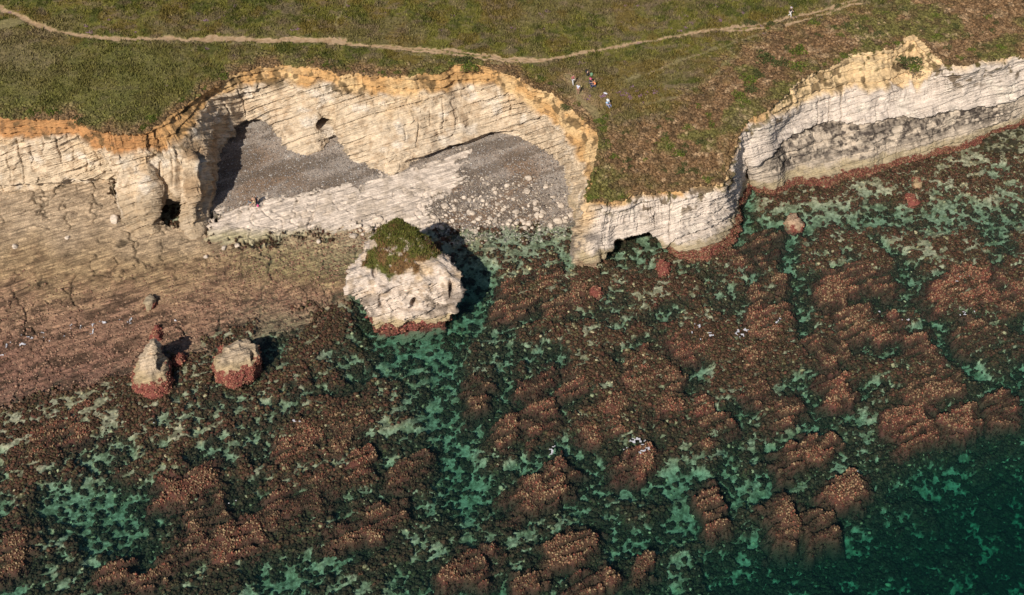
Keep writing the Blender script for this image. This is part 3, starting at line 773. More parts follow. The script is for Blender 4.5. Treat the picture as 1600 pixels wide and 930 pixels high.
    sg = mixc(sg, (0.265, 0.220, 0.185), sst(.45, .6, n1) * .8)
    sg = mixc(sg, (0.165, 0.108, 0.070), sst(.45, .65, fbm2(su * .15, wv * .3, 3, 361)) * .9)
    sg = mixc(sg, (0.30, 0.26, 0.225), sst(5.0, 1.0, SD_LAND + 2.5 * (n1 - .5)) * .6)
    sg = mixc(sg, (0.105, 0.080, 0.060), sst(.55, .66, fbm2(su * .12, wv * .55, 3, 363)) * .7)
    c = c * (1 - shing[..., None]) + sg * shing[..., None]
    # brown weedy sand between the shingle and the water
    P = np.stack([X, Y, Z], -1).reshape(-1, 3); col = c.reshape(-1, 3)
    F = grid_faces(NY, NX)
    cls = np.argmax(np.stack([white, shing, shelf, sea], -1), -1).reshape(-1)
    keep = (SD_LAND > -4.0).reshape(-1)[F].all(1)
    fc = cls[F[:, 0]]
    for i, (name, mat) in enumerate((('chalk_platform', M_PLATFORM), ('beach', M_SHINGLE), ('rock_shelf', M_SHELF), ('seabed', M_SEABED))):
        V2, F2, C2 = compact(P, F[keep & (fc == i)], col)
        tag(link(name, mk_mesh(name, V2, F2, C2), mat), kind='structure')
    return dict(Z=Z.astype(np.float32), weed=weed.astype(np.float32), sea=sea, outer=outer, shing=shing, white=white, shelf=shelf)
SHORE = build_shore()

def shore_at(key, x, y):
    j = np.clip(((np.asarray(x) - X0) / STEP).round().astype(int), 0, NX - 1); i = np.clip(((np.asarray(y) - Y0) / STEP).round().astype(int), 0, NY - 1)
    return SHORE[key][i, j]

def on_shore(px, py):
    z = 0.5
    for _ in range(8):
        p = unproj(px, py, z); z = float(shore_at('Z', p[0], p[1]))
    return unproj(px, py, z)

# far sea floor and the water itself
def big_quad(name, z, r, mat, col):
    V = np.array([[-r, -r, z], [r, -r, z], [r, r, z], [-r, r, z]]); F = np.array([[0, 1, 2, 3]])
    return tag(link(name, mk_mesh(name, V, F, np.tile(np.array(col), (4, 1))), mat), kind='structure')
big_quad('deep_seabed', -7.2, 3000, M_SEABED, (.06, .06, .04))
r, zb = 3000, -7.0
V = np.array([[x, y, z] for z in (0.0, zb) for x, y in ((-r, -r), (r, -r), (r, r), (-r, r))], float)
F = np.array([[0, 1, 2, 3], [7, 6, 5, 4], [0, 4, 5, 1], [1, 5, 6, 2], [2, 6, 7, 3], [3, 7, 4, 0]])
tag(link('water', mk_mesh('water', V, F, smooth=False), M_WATER), kind='structure')
# country further inland
V = np.array([[-3000, 76, 17.5], [3000, 76, 17.5], [3000, 3000, 60], [-3000, 3000, 60]], float)
tag(link('hills', mk_mesh('hills', V, np.array([[0, 1, 2, 3]]), np.tile(np.array([.08, .07, .025]), (4, 1))), M_TURF), kind='structure')

# ------------------------------------------------------------------ small shape kits
def ico(sub):
    bm = bmesh.new(); bmesh.ops.create_icosphere(bm, subdivisions=sub, radius=1.0)
    V = np.array([v.co[:] for v in bm.verts]); F = np.array([[v.index for v in f.verts] for f in bm.faces])
    bm.free(); return V, F
ICO1, ICO1F = ico(1)
ICO3, ICO3F = ico(3)

def lumps(P, R, C, squash=(.5, 1.0), jit=.3):
    """Many small irregular knobs as one array: (verts, faces, colours)."""
    n = len(P); k = len(ICO1)
    S = (R[:, None] * RNG.uniform(.75, 1.3, (n, 3))).astype(np.float32)
    S[:, 2] = R * RNG.uniform(squash[0], squash[1], n)
    V = ICO1[None].astype(np.float32) * (1 + RNG.uniform(-jit, jit, (n, k, 1)).astype(np.float32)) * S[:, None]
    a = RNG.uniform(0, 6.28, n); ca, sa = np.cos(a)[:, None], np.sin(a)[:, None]
    x = V[..., 0] * ca - V[..., 1] * sa; y = V[..., 0] * sa + V[..., 1] * ca
    V = np.stack([x, y, V[..., 2]], -1) + P[:, None]
    F = ICO1F[None] + (np.arange(n) * k)[:, None, None]
    col = np.repeat(C[:, None], k, axis=1) * RNG.uniform(.8, 1.2, (n, k, 1))
    return V.reshape(-1, 3), F.reshape(-1, 3), col.reshape(-1, 3)

def leaves(P, L, W, C, lean=.9):
    """Blades: one thin triangle each, rooted at P and leaning at random."""
    n = len(P)
    a = RNG.uniform(0, 6.28, n); t = RNG.uniform(0, lean, n)
    up_ = np.stack([np.cos(a) * np.sin(t), np.sin(a) * np.sin(t), np.cos(t)], -1) * L[:, None]
    b = RNG.uniform(0, 6.28, n); sd_ = np.stack([np.cos(b), np.sin(b), RNG.uniform(-.3, .3, n)], -1) * W[:, None]
    V = np.stack([P - sd_, P + sd_, P + up_], 1)
    F = np.arange(n * 3).reshape(n, 3)
    return V.reshape(-1, 3), F, np.repeat(C, 3, axis=0)

def pick(cols, n, jitter=.25):
    cols = np.array(cols, float)
    return cols[RNG.integers(0, len(cols), n)] * RNG.uniform(1 - jitter, 1 + jitter, (n, 1))

def loft(rings, nth, nv, smooth=2, lin=0.0):
    """Closed rings of control points (nv0, k, 3) -> smooth grid (nv, nth, 3)."""
    R = np.array(rings, float); m, k, _ = R.shape
    t = np.arange(nth) / nth * k; i = t.astype(int); f = (t - i)[None, :, None]
    p0, p1, p2, p3 = (R[:, (i + o) % k] for o in (-1, 0, 1, 2))
    G = 0.5 * (2 * p1 + (p2 - p0) * f + (2 * p0 - 5 * p1 + 4 * p2 - p3) * f ** 2 + (3 * p1 - p0 - 3 * p2 + p3) * f ** 3)
    G = G * (1 - lin) + (p1 + (p2 - p1) * f) * lin
    s = np.r_[0, np.cumsum(np.linalg.norm(np.diff(G, axis=0), axis=-1).mean(1))]
    u = np.linspace(0, s[-1], nv); j = np.clip(np.searchsorted(s, u) - 1, 0, m - 2)
    w = ((u - s[j]) / np.maximum(s[j + 1] - s[j], 1e-6))[:, None, None]
    H = G[j] * (1 - w) + G[j + 1] * w
    for _ in range(smooth):
        H[1:-1] = .25 * H[:-2] + .5 * H[1:-1] + .25 * H[2:]
    return H

def grid_normals(P, wrap=True):
    dT = np.roll(P, -1, 1) - np.roll(P, 1, 1) if wrap else np.gradient(P, axis=1)
    n = np.cross(dT, np.gradient(P, axis=0)); n /= np.maximum(np.linalg.norm(n, axis=-1, keepdims=True), 1e-6)
    c = P.reshape(-1, 3).mean(0); h = len(P) // 3
    if ((P[h] - c) * n[h]).sum() < 0: n = -n
    return n

# ------------------------------------------------------------------ the sea stack
def build_stack():
    rings = [
     [(-13.5,-6.4,-3.5),(-17.2,-6.2,-3.5),(-18.4,-2,-3.5),(-17.6,4,-3.5),(-13,7,-3.5),(-9.5,3.6,-3.5),(-8.1,-1.5,-3.5),(-8.5,-4.9,-3.5)],
     [(-13.5,-6.5,-.3),(-17.2,-6.3,-.3),(-18.4,-2,-.3),(-17.0,3.4,-.3),(-13,6.3,-.3),(-10,3.3,-.3),(-8.1,-1.5,-.3),(-8.6,-4.9,-.3)],
     [(-13.5,-6.2,1.2),(-17.5,-6.0,1.2),(-18.8,-2,1.2),(-17.2,3.4,1.2),(-13,6.2,1.2),(-9.8,3.2,1.2),(-7.6,-1.5,1.2),(-7.9,-4.7,1.2)],
     [(-13.3,-5.9,2.6),(-17.9,-5.6,2.6),(-19.3,-1.8,2.6),(-17.4,3.4,2.6),(-13.2,6.1,2.6),(-9.6,3.1,2.6),(-7.2,-1.4,2.6),(-7.4,-4.4,2.6)],
     [(-13.3,-5.0,4.5),(-19.1,-5.2,4.5),(-20.0,-1.5,4.5),(-17.7,3.5,4.5),(-13.5,6.0,4.5),(-9.5,3.0,4.5),(-6.6,-1.2,4.5),(-6.5,-3.9,4.5)],
     [(-13.6,-4.0,6.2),(-20.6,-4.8,6.2),(-20.6,-1.2,6.2),(-18.0,3.6,6.2),(-14.2,5.9,6.2),(-9.6,3.0,6.2),(-6.4,-1.2,6.2),(-6.3,-3.5,6.2)],
     [(-13.8,-2.6,7.2),(-19.9,-3.7,6.9),(-19.9,-.8,7.1),(-17.8,3.4,7.4),(-14.4,5.6,7.8),(-10.2,2.9,7.3),(-7.6,-.9,6.9),(-7.8,-2.6,6.8)],
     [(-14.0,-.6,8.3),(-17.6,-1.4,7.9),(-18.0,.6,8.3),(-16.9,3.2,8.8),(-14.6,4.9,9.1),(-11.6,2.8,8.7),(-10.0,.4,8.0),(-10.6,-.8,7.8)],
     [(-14.5,1.6,9.4),(-15.8,1.2,9.3),(-16.2,2.2,9.5),(-15.7,3.4,9.8),(-14.6,4.2,9.9),(-13.2,3.2,9.7),(-12.6,1.9,9.2),(-13.2,1.3,9.2)],
     [(-14.6,2.9,10.0)] * 8]
    P = loft(rings, 460, 240, 2, .9)
    n = grid_normals(P)
    x, y, z = P[..., 0], P[..., 1], P[..., 2]
    top = sst(.45, .75, n[..., 2])
    b = bed(x, y, z) + .6 * (fbm3(x * .3, y * .3, z * .3, 3, 401) - .5)
    su3 = x * STRIKE[0] + y * STRIKE[1] + .9 * (fbm3(x * .5, y * .5, z * .5, 3, 45) - .5)
    _, _, bid = worley2(su3 * .5, b * .9, 447); _, _, bid2 = worley2(su3 * 1.4, b * 2.0, 448)
    d = (1 - .8 * top) * (.6 * (ledge(b, 1.1, 403) - .3) + .26 * (ledge(b, .36, 405) - .3) + .55 * (bid - .5) + .22 * (bid2 - .5))
    d += (np.abs(fbm3(x * .32, y * .32, z * .25, 3, 411) - .5) - .12) * -2.0 * (1 - .6 * top) + (fbm3(x * .3, y * .3, z * .3, 3, 412) - .5) * .8 + (fbm3(x * 1.1, y * 1.1, z * 1.1, 4, 413) - .5) * .75
    px, py = to_px(P)
    for cx, cy, rx, ry, dep in [(648,474,7,8,1.3), (704,450,3.5,16,1.4), (596,470,6,14,.5), (640,484,26,3,.6), (690,478,24,3,.6), (585,425,5,12,.5)]:
        r = np.hypot((px - cx) / rx, (py - cy) / ry) + .6 * (fbm3(x, y, z, 2, 415) - .5)
        d -= dep * sst(1.1, .6, r) * (n[..., 1] < .4)
    d -= .5 * sst(.10, .0, np.abs(b - 1.0 + .0 * x)) * (z < 3.5)
    P2 = P + n * d[..., None]
    n1 = fbm3(x * .4, y * .4, z * .4, 4, 421); n2 = fbm3(x * 1.5, y * 1.5, z * 1.5, 4, 423)
    c = np.empty(x.shape + (3,), np.float32); c[:] = (0.56, 0.46, 0.38)
    c = mixc(c, (0.36, 0.27, 0.19), sst(.47, .64, n2) * .75)
    c = mixc(c, (0.48, 0.33, 0.18), sst(.52, .66, n1) * sst(4, 7, z) * .6)
    c = mixc(c, (0.16, 0.13, 0.11), sst(.48, .58, n1 * .7 + n2 * .3) * sst(1.5, 2.5, z) * sst(6.0, 4.4, z) * .75)
    zz = z + 2.6 * (n2 - .5) + 1.2 * (n1 - .5)
    c = mixc(c, (0.33, 0.25, 0.13), sst(2.6, 1.3, zz) * .8)
    redz = sst(1.0, .6, zz)
    c = mixc(c, (0.135, 0.046, 0.036), redz)
    c = mixc(c, (0.14, 0.13, 0.085), sst(-.3, -.8, zz))
    c *= (.85 + .3 * fbm3(x * 3, y * 3, z * 3, 2, 425))[..., None]
    gd = sdf_poly(px, py, [(606,338),(631,338),(650,358),(668,376),(684,390),(665,402),(650,408),(652,420),(634,416),(615,422),(588,408),(577,410),(592,388),(597,362)])
    green = sst(3, -3, gd - 9 + 26 * (n1 - .5) + 20 * (n2 - .5)) * sst(5.6, 6.4, z) * (n[..., 1] < 1.1)
    gc = np.empty_like(c); gc[:] = (.085, .086, .022)
    gc = mixc(gc, (.14, .08, .035), sst(.46, .58, n1))
    gc = mixc(gc, (.40, .32, .25), sst(.62, .7, n2) * .8)
    c = c * (1 - green[..., None]) + gc * green[..., None]
    root = empty('sea_stack', (-13.5, -1, 0))
    tag(root, 'mushroom-shaped chalk sea stack with green turf cap standing in turquoise shallows off the cove', 'sea stack')
    F = grid_faces(240, 460, True)
    V = P2.reshape(-1, 3) - np.array([-13.5, -1, 0]); col = c.reshape(-1, 3)
    g = green.reshape(-1); rz = (redz * (z < 1.6)).reshape(-1)
    fg = g[F].mean(1) > .5; fr = (rz[F].mean(1) > .6) & ~fg
    for nm, msk, mat in (('rock', ~fg & ~fr, M_CHALK), ('turf_cap', fg, M_TURF), ('weed_skirt', fr, M_WEED)):
        V2, F2, C2 = compact(V, F[msk], col)
        link(nm, mk_mesh(nm, V2, F2, C2), mat, root)
    # plants on the cap (many small tufts)
    idx = np.flatnonzero(g > .55); idx = RNG.choice(idx, 9000)
    q = V[idx] + RNG.normal(0, .06, (len(idx), 3))
    gn = n1.reshape(-1)[idx]
    C = np.where((gn + RNG.normal(0, .06, len(idx)) < .54)[:, None], pick([(.09,.10,.020),(.13,.125,.026),(.06,.068,.016),(.11,.085,.028)], len(idx)), pick([(.16,.085,.035),(.20,.13,.06),(.09,.05,.025)], len(idx)))
    V3, F3, C3 = leaves(q, RNG.uniform(.15, .4, len(q)), RNG.uniform(.04, .10, len(q)), C, 1.1)
    o = link('plants', mk_mesh('plants', V3, F3, C3, False), M_LEAF, root); o['kind'] = 'stuff'
    idx = np.flatnonzero((rz > .5) & (P2[..., 2].reshape(-1) < 1.2) & (P2[..., 2].reshape(-1) > -.25)); idx = RNG.choice(idx, 2600)
    V3, F3, C3 = lumps(V[idx], RNG.uniform(.08, .22, len(idx)), pick([(.18,.055,.045),(.13,.05,.035),(.22,.10,.06),(.08,.035,.025)], len(idx)))
    o = link('seaweed', mk_mesh('seaweed', V3, F3, C3), M_WEED, root); o['kind'] = 'stuff'
build_stack()

# ------------------------------------------------------------------ free-standing rocks
def build_rock(name, label, cat, rings, org, weed_z, nth=220, nv=130, base=(.45, .35, .25), red=(.16, .050, .038), amp=1.0, cuts=(), nweed=1500):
    P = loft(rings, nth, nv, 1, .8)
    n = grid_normals(P); x, y, z = P[..., 0], P[..., 1], P[..., 2]
    b = bed(x, y, z) + .4 * (fbm3(x * .5, y * .5, z * .5, 3, 501) - .5)
    _, _, bid = worley2((x * STRIKE[0] + y * STRIKE[1]) * .8, b * 1.3, 547)
    d = amp * (.5 * (bid - .5) + .4 * (ledge(b, .8, 503) - .3) + .14 * (ledge(b, .3, 505) - .3) + (np.abs(fbm3(x * .6, y * .6, z * .5, 3, 511) - .5) - .12) * -2.2 + (fbm3(x * 1.6, y * 1.6, z * 1.6, 4, 513) - .5) * .45)
    px, py = to_px(P)
    for cx, cy, rx, ry, dep in cuts:
        d -= dep * sst(1.1, .6, np.hypot((px - cx) / rx, (py - cy) / ry) + .5 * (fbm3(x, y, z, 2, 415) - .5))
    P2 = P + n * d[..., None]
    n2 = fbm3(x * 1.5, y * 1.5, z * 1.5, 4, 523)
    c = np.empty(x.shape + (3,), np.float32); c[:] = base
    c = mixc(c, np.array(base) * .6, sst(.48, .68, n2) * .7)
    c = mixc(c, (.30, .22, .11), sst(1.4, .4, z - weed_z + .6 * (n2 - .5)) * .6)
    rz = sst(.15, -.15, z - weed_z + 2.4 * (n2 - .5) - .12 * (x - org[0]))
    c = mixc(c, red, rz)
    c *= (.8 + .4 * fbm3(x * 3, y * 3, z * 3, 2, 525))[..., None]
    root = empty(name, org); tag(root, label, cat)
    F = grid_faces(nv, nth, True); V = P2.reshape(-1, 3) - np.array(org); col = c.reshape(-1, 3)
    fr = rz.reshape(-1)[F].mean(1) > .5
    for nm, msk, mat in (('rock', ~fr, M_CHALK), ('weed_skirt', fr, M_WEED)):
        if msk.any():
            V2, F2, C2 = compact(V, F[msk], col); link(nm, mk_mesh(nm, V2, F2, C2), mat, root)
    idx = np.flatnonzero((rz.reshape(-1) > .5) & (P2[..., 2].reshape(-1) > -.8))
    if len(idx) and nweed:
        idx = RNG.choice(idx, nweed)
        V3, F3, C3 = lumps(V[idx], RNG.uniform(.05, .15, nweed), pick([red, (.24,.09,.06),(.13,.05,.035),(.28,.15,.09)], nweed))
        o = link('seaweed', mk_mesh('seaweed', V3, F3, C3), M_WEED, root); o['kind'] = 'stuff'
    return root

def ring_px(pts, z):
    return [tuple(unproj(p[0], p[1], z)) for p in pts]
# the narrow slab-sided rock on the left: tip in the air, weedy foot
build_rock('pointed_rock', 'narrow pointed rock with rounded tip and red weedy foot, left of the flat-topped rock', 'rock', [
   ring_px([(236,634),(206,618),(203,590),(228,560),(250,552),(270,572),(276,600),(266,624)], -1.2),
   ring_px([(237,625),(208,608),(206,588),(228,560),(250,553),(268,572),(271,596),(264,615)], .1),
   ring_px([(238,600),(211,588),(213,570),(230,548),(248,545),(260,560),(263,580),(259,592)], 1.3),
   ring_px([(236,582),(217,574),(218,560),(232,543),(245,541),(253,552),(255,566),(250,576)], 2.3),
   ring_px([(236,564),(224,560),(225,548),(234,536),(244,535),(249,542),(250,552),(246,560)], 3.4),
   ring_px([(239,545),(234,543),(234,538),(237,532),(242,531),(246,534),(246,539),(243,544)], 4.5),
   ring_px([(240,534)] * 8, 5.0)], tuple(unproj(238, 600, 0)), 1.15, amp=.5, cuts=[(251,568,7,10,1.1), (241,553,12,2.5,.5)])
build_rock('flat_topped_rock', 'squat flat-topped chalk rock with red weed below, right of the narrow pointed rock', 'rock', [
   ring_px([(368,612),(338,600),(330,572),(352,545),(385,540),(410,552),(412,580),(395,602)], -1.4),
   ring_px([(366,606),(339,593),(334,572),(352,548),(385,542),(405,552),(407,575),(392,596)], .1),
   ring_px([(366,594),(337,582),(335,565),(352,545),(384,535),(404,545),(406,566),(392,582)], 1.2),
   ring_px([(364,572),(337,572),(339,560),(357,540),(384,529),(403,540),(405,556),(393,566)], 2.3),
   ring_px([(368,560),(344,564),(346,554),(362,540),(384,531),(399,538),(400,548),(388,557)], 2.8),
   ring_px([(374,549)] * 8, 3.1)], tuple(unproj(370, 590, 0)), 1.7, amp=.6, cuts=[(395,556,5,9,.7)])
for (px, py, w, h, z1, nm, lab, bs) in [
   (1241,344,13,9,.7,'low_rock','small flat pale pink rock poking out of the shallows below the eastern cliff',(.50,.33,.27)),
   (1433,283,8,8,.5,'low_rock','pale tan boulder wet at its foot, highest on the weedy shore under the eastern cliff',(.44,.30,.20)),
   (1425,308,9,7,.4,'low_rock','reddish weedy boulder among green stones below the eastern cliff',(.28,.13,.10)),
   (1037,415,9,8,.5,'low_rock','round red weedy boulder in the water before the headland arch',(.20,.075,.055)),
   (932,452,8,6,.4,'low_rock','small red-brown boulder awash just off the headland tip',(.22,.09,.065)),
   (236,473,7,8,.8,'low_rock','lone pale grey boulder beside a long crack on the brown rock shelf',(.42,.35,.28)),
   (245,520,8,7,.6,'low_rock','red weedy boulder just above the narrow pointed rock',(.21,.08,.06)),
   (279,562,9,7,.5,'low_rock','low tan boulder between the pointed rock and the flat-topped rock',(.28,.18,.11)),
   (345,552,6,14,.5,'low_rock','thin red weedy slab leaning beside the flat-topped rock',(.20,.065,.05))]:
    rg = []
    z0 = float(shore_at('Z', *on_shore(px, py)[:2]))
    for k, (s, z) in enumerate([(1.35, min(z0, 0) - .8), (1.15, z0), (1.0, max(z0, 0) + z1 * .5), (.7, max(z0, 0) + z1), (.05, max(z0, 0) + z1 * 1.15)]):
        rg.append([tuple(unproj(px, py + h * .5, 0) * np.array([1, 1, 0]) + np.array([math.cos(a) * w / 11.8 * s, math.sin(a) * h / 8 * s * 1.2, z])) for a in np.arange(8) * math.pi / 4 - math.pi / 2])
    build_rock(nm, lab, 'rock', rg, tuple(unproj(px, py + h * .5, 0)), max(z0, 0) + .15 if bs[0] > .3 else 9, 60, 30, bs, amp=.6, nweed=200)

# ------------------------------------------------------------------ weed-covered reef blocks at the surface
#  px, py, width px, height px, top above water m, redness, label
REEFS = [
 (1503,448,100,44,.40,1.0,'bright red reef block, the reddest and largest of all, with white foam on top'),
 (1588,446,70,50,.30,.8,'red-brown reef block at the right edge beside the brightest red block'),
 (1318,440,84,52,.22,.6,'broad brown reef block at the head of the two eastern channels'),
 (1382,436,46,48,.25,.7,'squarish reddish reef block left of a narrow diagonal channel'),
 (1340,500,64,56,.18,.5,'dull brown reef block in the middle of the eastern reef'),
 (1390,510,60,36,.28,.8,'reef block with foam at its seaward edge below the eastern reef'),
 (1440,540,40,50,.25,.6,'narrow brown reef block running down beside a dark diagonal channel'),
 (1520,520,70,44,.15,.5,'dull reef block under the brightest red block'),
 (1205,492,72,40,.35,.8,'ridged red-brown reef block with two curls of white foam'),
 (1190,535,76,46,.22,.6,'stepped brown reef block just below the one with foam curls'),
 (1205,445,60,36,.12,.3,'dark brown reef block west of the long eastern channel'),
 (1285,545,60,60,.12,.4,'brown reef block filling the bend of the long eastern channel'),
 (1082,538,72,42,.38,.9,'deep red reef block with foam along its upper edge, off the headland'),
 (1000,575,54,54,.25,.7,'upright red-brown reef block between two pale patches off the headland'),
 (1052,588,38,30,.15,.4,'small brown reef block right of the upright one off the headland'),
 (1032,632,30,26,.25,.9,'left one of two small red knobs side by side'),
 (1058,636,26,24,.22,.8,'right one of two small red knobs side by side'),
 (1098,628,28,32,.32,1.0,'small bright red square block in green water'),
 (1118,668,66,40,.2,.5,'wide brown reef block below the small bright red square block'),
 (838,596,56,40,.3,.9,'reddish layered reef block, topmost of the column in mid picture'),
 (842,648,66,58,.25,.7,'large layered brown reef block in the middle of its column'),
 (890,590,36,50,.2,.6,'slim reef block right of the reddish layered block'),
 (937,655,76,56,.28,.7,'sloping red-brown reef block with stepped right-hand edge'),
 (990,722,78,40,.36,.8,'oval reef block wrapped in a swirl of white foam'),
 (842,765,96,58,.30,.6,'broad tan-brown reef block with a spur pointing up at its right end'),
 (868,724,24,30,.2,.6,'small spur of reef with a curl of foam above it'),
 (1310,606,58,46,.34,.9,'red-topped triangular reef block in the eastern deep water'),
 (1185,606,50,36,.22,.6,'small brown reef block above left of the triangular red one'),
 (1225,640,60,44,.2,.5,'brown rounded reef block in the eastern half beside dark water'),
 (1230,716,44,42,.22,.5,'tan round reef knob, left one of a pair'),
 (1282,690,54,44,.25,.6,'tan round reef knob, right one of a pair'),
 (1416,650,74,34,.34,.9,'orange-red reef block, left end of the bright chain near the right edge'),
 (1436,676,78,38,.30,.8,'orange-red reef block at the middle of the bright chain near the right edge'),
 (1500,656,64,40,.30,.8,'orange-red reef block, right end of the bright chain near the right edge'),
 (1562,634,48,40,.2,.6,'isolated brown reef knob at the right edge'),
 (1460,600,84,34,.15,.4,'dull flat reef block above the bright chain'),
 (1320,768,66,40,.25,.6,'tan tilted reef block nearest the dark deep corner'),
 (1222,806,56,70,.18,.4,'ragged brown reef mass with two lobes near the bottom right'),
 (1112,790,38,70,.25,.5,'tall narrow tan reef block in mid right'),
 (1280,820,60,46,.10,.3,'dim brown reef block beside the ragged two-lobed mass'),
 (885,856,90,54,.2,.5,'wide brown reef block near the bottom centre'),
 (925,905,70,40,.2,.5,'tan reef block at the bottom edge below the wide brown one'),
 (735,878,72,58,.28,.6,'rounded tan reef block alone at the bottom left of centre'),
 (820,905,50,36,.12,.4,'dim reef block between two larger ones at the bottom edge'),
 (1005,880,40,30,.12,.4,'small tan knob of reef near the bottom right of centre'),
 (560,722,40,44,.32,.9,'small red peaked reef block west of the sandy channel'),
 (640,730,64,44,.2,.5,'brown reef block split in two beside the sandy channel'),
 (462,688,60,52,.30,.7,'upright red-brown reef block capped with foam in the western half'),
 (545,662,60,60,.12,.3,'dark brown reef mass west of the sandy channel'),
 (465,778,110,50,.2,.6,'long brown reef block with a red right end in the western half'),
 (565,818,110,48,.2,.5,'long tilted brown reef block along the lower middle'),
 (300,752,76,50,.32,.8,'bright red-brown wedge of reef in the west'),
 (322,800,70,50,.15,.4,'darker reef block leaning below the western wedge'),
 (372,836,72,52,.30,.6,'big tan block, right end of the chain at the lower left'),
 (300,850,70,40,.26,.6,'tan block in the middle of the chain at the lower left'),
 (172,890,50,40,.24,.5,'small tan block, left end of the chain at the lower left'),
 (230,900,60,30,.12,.4,'low dim block below the chain at the lower left'),
 (85,672,100,60,.25,.8,'wide flat red-brown reef sheet by the left edge'),
 (20,860,50,60,.15,.4,'dark brown block at the left edge low down'),
 (830,440,90,40,.15,.6,'flat red-brown ledge at the right end of the stack shadow'),
 (800,480,60,30,.10,.5,'low brown ledge in the water right of the sea stack'),
 (880,470,80,36,.10,.4,'low dark ledge off the headland tip'),
 (745,610,40,56,.10,.3,'dark brown reef column right of the sandy channel'),
 (790,670,40,40,.12,.4,'small dim reef block between the channel and the layered column'),
 (1150,400,60,34,.05,.5,'low red ledge at the seaward foot of the headland'),
 (1200,380,50,50,.05,.4,'dark weedy ledge right of the gully mouth'),
]
def build_reef(px, py, w, h, top, red, label):
    o3 = unproj(px, py + 2, 0.0)
    sc = np.linalg.norm(o3 - CAMP)
    mpx = sc / FPX
    w *= 1.05; h *= 1.0
    W = w * mpx; Hh = h * mpx / max((CAMP[2]) / sc, .3)
    st = .14; ex = 1.7
    nx = int(W * ex / st) + 3; ny = int(Hh * ex / st) + 3
    xs = (np.arange(nx) - nx / 2) * st; ys = (np.arange(ny) - ny / 2) * st
    X, Y = np.meshgrid(xs, ys); gx, gy = X + o3[0], Y + o3[1]
    sd = int(px * 7 + py)
    wx = (fbm2(gx * .35, gy * .35, 3, sd) - .5) * min(W, Hh) * .6 + (fbm2(gx * 1.0, gy * 1.0, 3, sd + 5) - .5) * 2.2
    wy = (fbm2(gx * .35, gy * .35, 3, sd + 9) - .5) * min(W, Hh) * .6 + (fbm2(gx * 1.0, gy * 1.0, 3, sd + 15) - .5) * 2.2
    sl = STRIKE[1] / STRIKE[0]
    u = (X + wx + .12 * Y) / (W / 2); v = (Y + wy - sl * X) / (Hh / 2)
    r = (np.abs(u) ** 4 + np.abs(v) ** 4) ** .25
    wv = gx * DIPN[0] + gy * DIPN[1] + .5 * (fbm2(gx * .5, gy * .5, 2, sd) - .5)
    gap = sst(.28, .03, np.abs(((wv / 1.5) % 1) - .5)) * .7 * sst(.4, .6, fbm2(gx * .4, gy * .4, 2, sd + 31))
    dome = sst(1.55, .70, r)
    floor = shore_at('Z', gx, gy)
    z = lerp(np.minimum(floor, -.3) - .25, top * .7 - .10 + (fbm2(gx * .45, gy * .45, 3, sd + 21) - .56) * 1.2 - gap + .3 * (ledge(wv, 1.5, 17) - .4), dome)
    n2 = fbm2(gx * 1.3, gy * 1.3, 3, sd + 41)
    c = np.empty(X.shape + (3,), np.float32); c[:] = (.060, .034, .022)
    c = mixc(c, (.085, .032, .024), red * sst(.4, .6, n2))
    keep = dome > .02
    F = grid_faces(ny, nx); F = F[keep.reshape(-1)[F].all(1)]
    V = np.stack([X, Y, z], -1).reshape(-1, 3); org = np.array([o3[0], o3[1], 0.0])
    root = empty('reef_block', org); tag(root, label, 'reef', 'weed-covered reef blocks in the shallow sea')
    V2, F2, C2 = compact(V, F, c.reshape(-1, 3))
    link('rock', mk_mesh('reef_rock', V2, F2, C2), M_WEED, root)
    area = W * Hh * .9
    n = int(area * 62)
    idx = RNG.choice(np.flatnonzero((dome > .12).reshape(-1)), n)
    p = V[idx] + np.c_[RNG.uniform(-.07, .07, (n, 2)), np.zeros(n)]
    hi = sst(-.4, .15, p[:, 2])[:, None]
    A = pick([(.175,.062,.040),(.175,.085,.050),(.110,.044,.030),(.225,.135,.080)], n, .3); B = pick([(.135,.085,.048),(.175,.116,.064),(.080,.048,.028),(.235,.170,.096)], n, .3)
    rr = (RNG.uniform(0, 1, n) < red * .75)[:, None]
    C = np.where(rr, A, B) * (.24 + .86 * hi)  # weed colour darkened with depth, imitating light lost in the water
    V3, F3, C3 = lumps(p, RNG.uniform(.04, .13, n), C, (.8, 2.4), .35)
    o = link('seaweed', mk_mesh('reef_seaweed', V3, F3, C3), M_WEED, root); o['kind'] = 'stuff'
for rdef in REEFS: build_reef(*rdef)

# red weed on the foot of the sea cliffs
_P, _r = RED_CLIFF
_i = np.flatnonzero((_r > .5) & (_P[:, 2] > -.5)); _i = RNG.choice(_i, 16000); n = len(_i)
V3, F3, C3 = lumps(_P[_i], RNG.uniform(.05, .17, n), pick([(.15,.048,.036),(.19,.08,.05),(.10,.036,.026),(.20,.12,.07),(.13,.075,.04)], n), (.6, 1.2), .35)
tag(link('cliff_seaweed', mk_mesh('cliff_seaweed', V3, F3, C3), M_WEED), 'red seaweed crusting the foot of the sea cliffs', 'seaweed', kind='stuff')
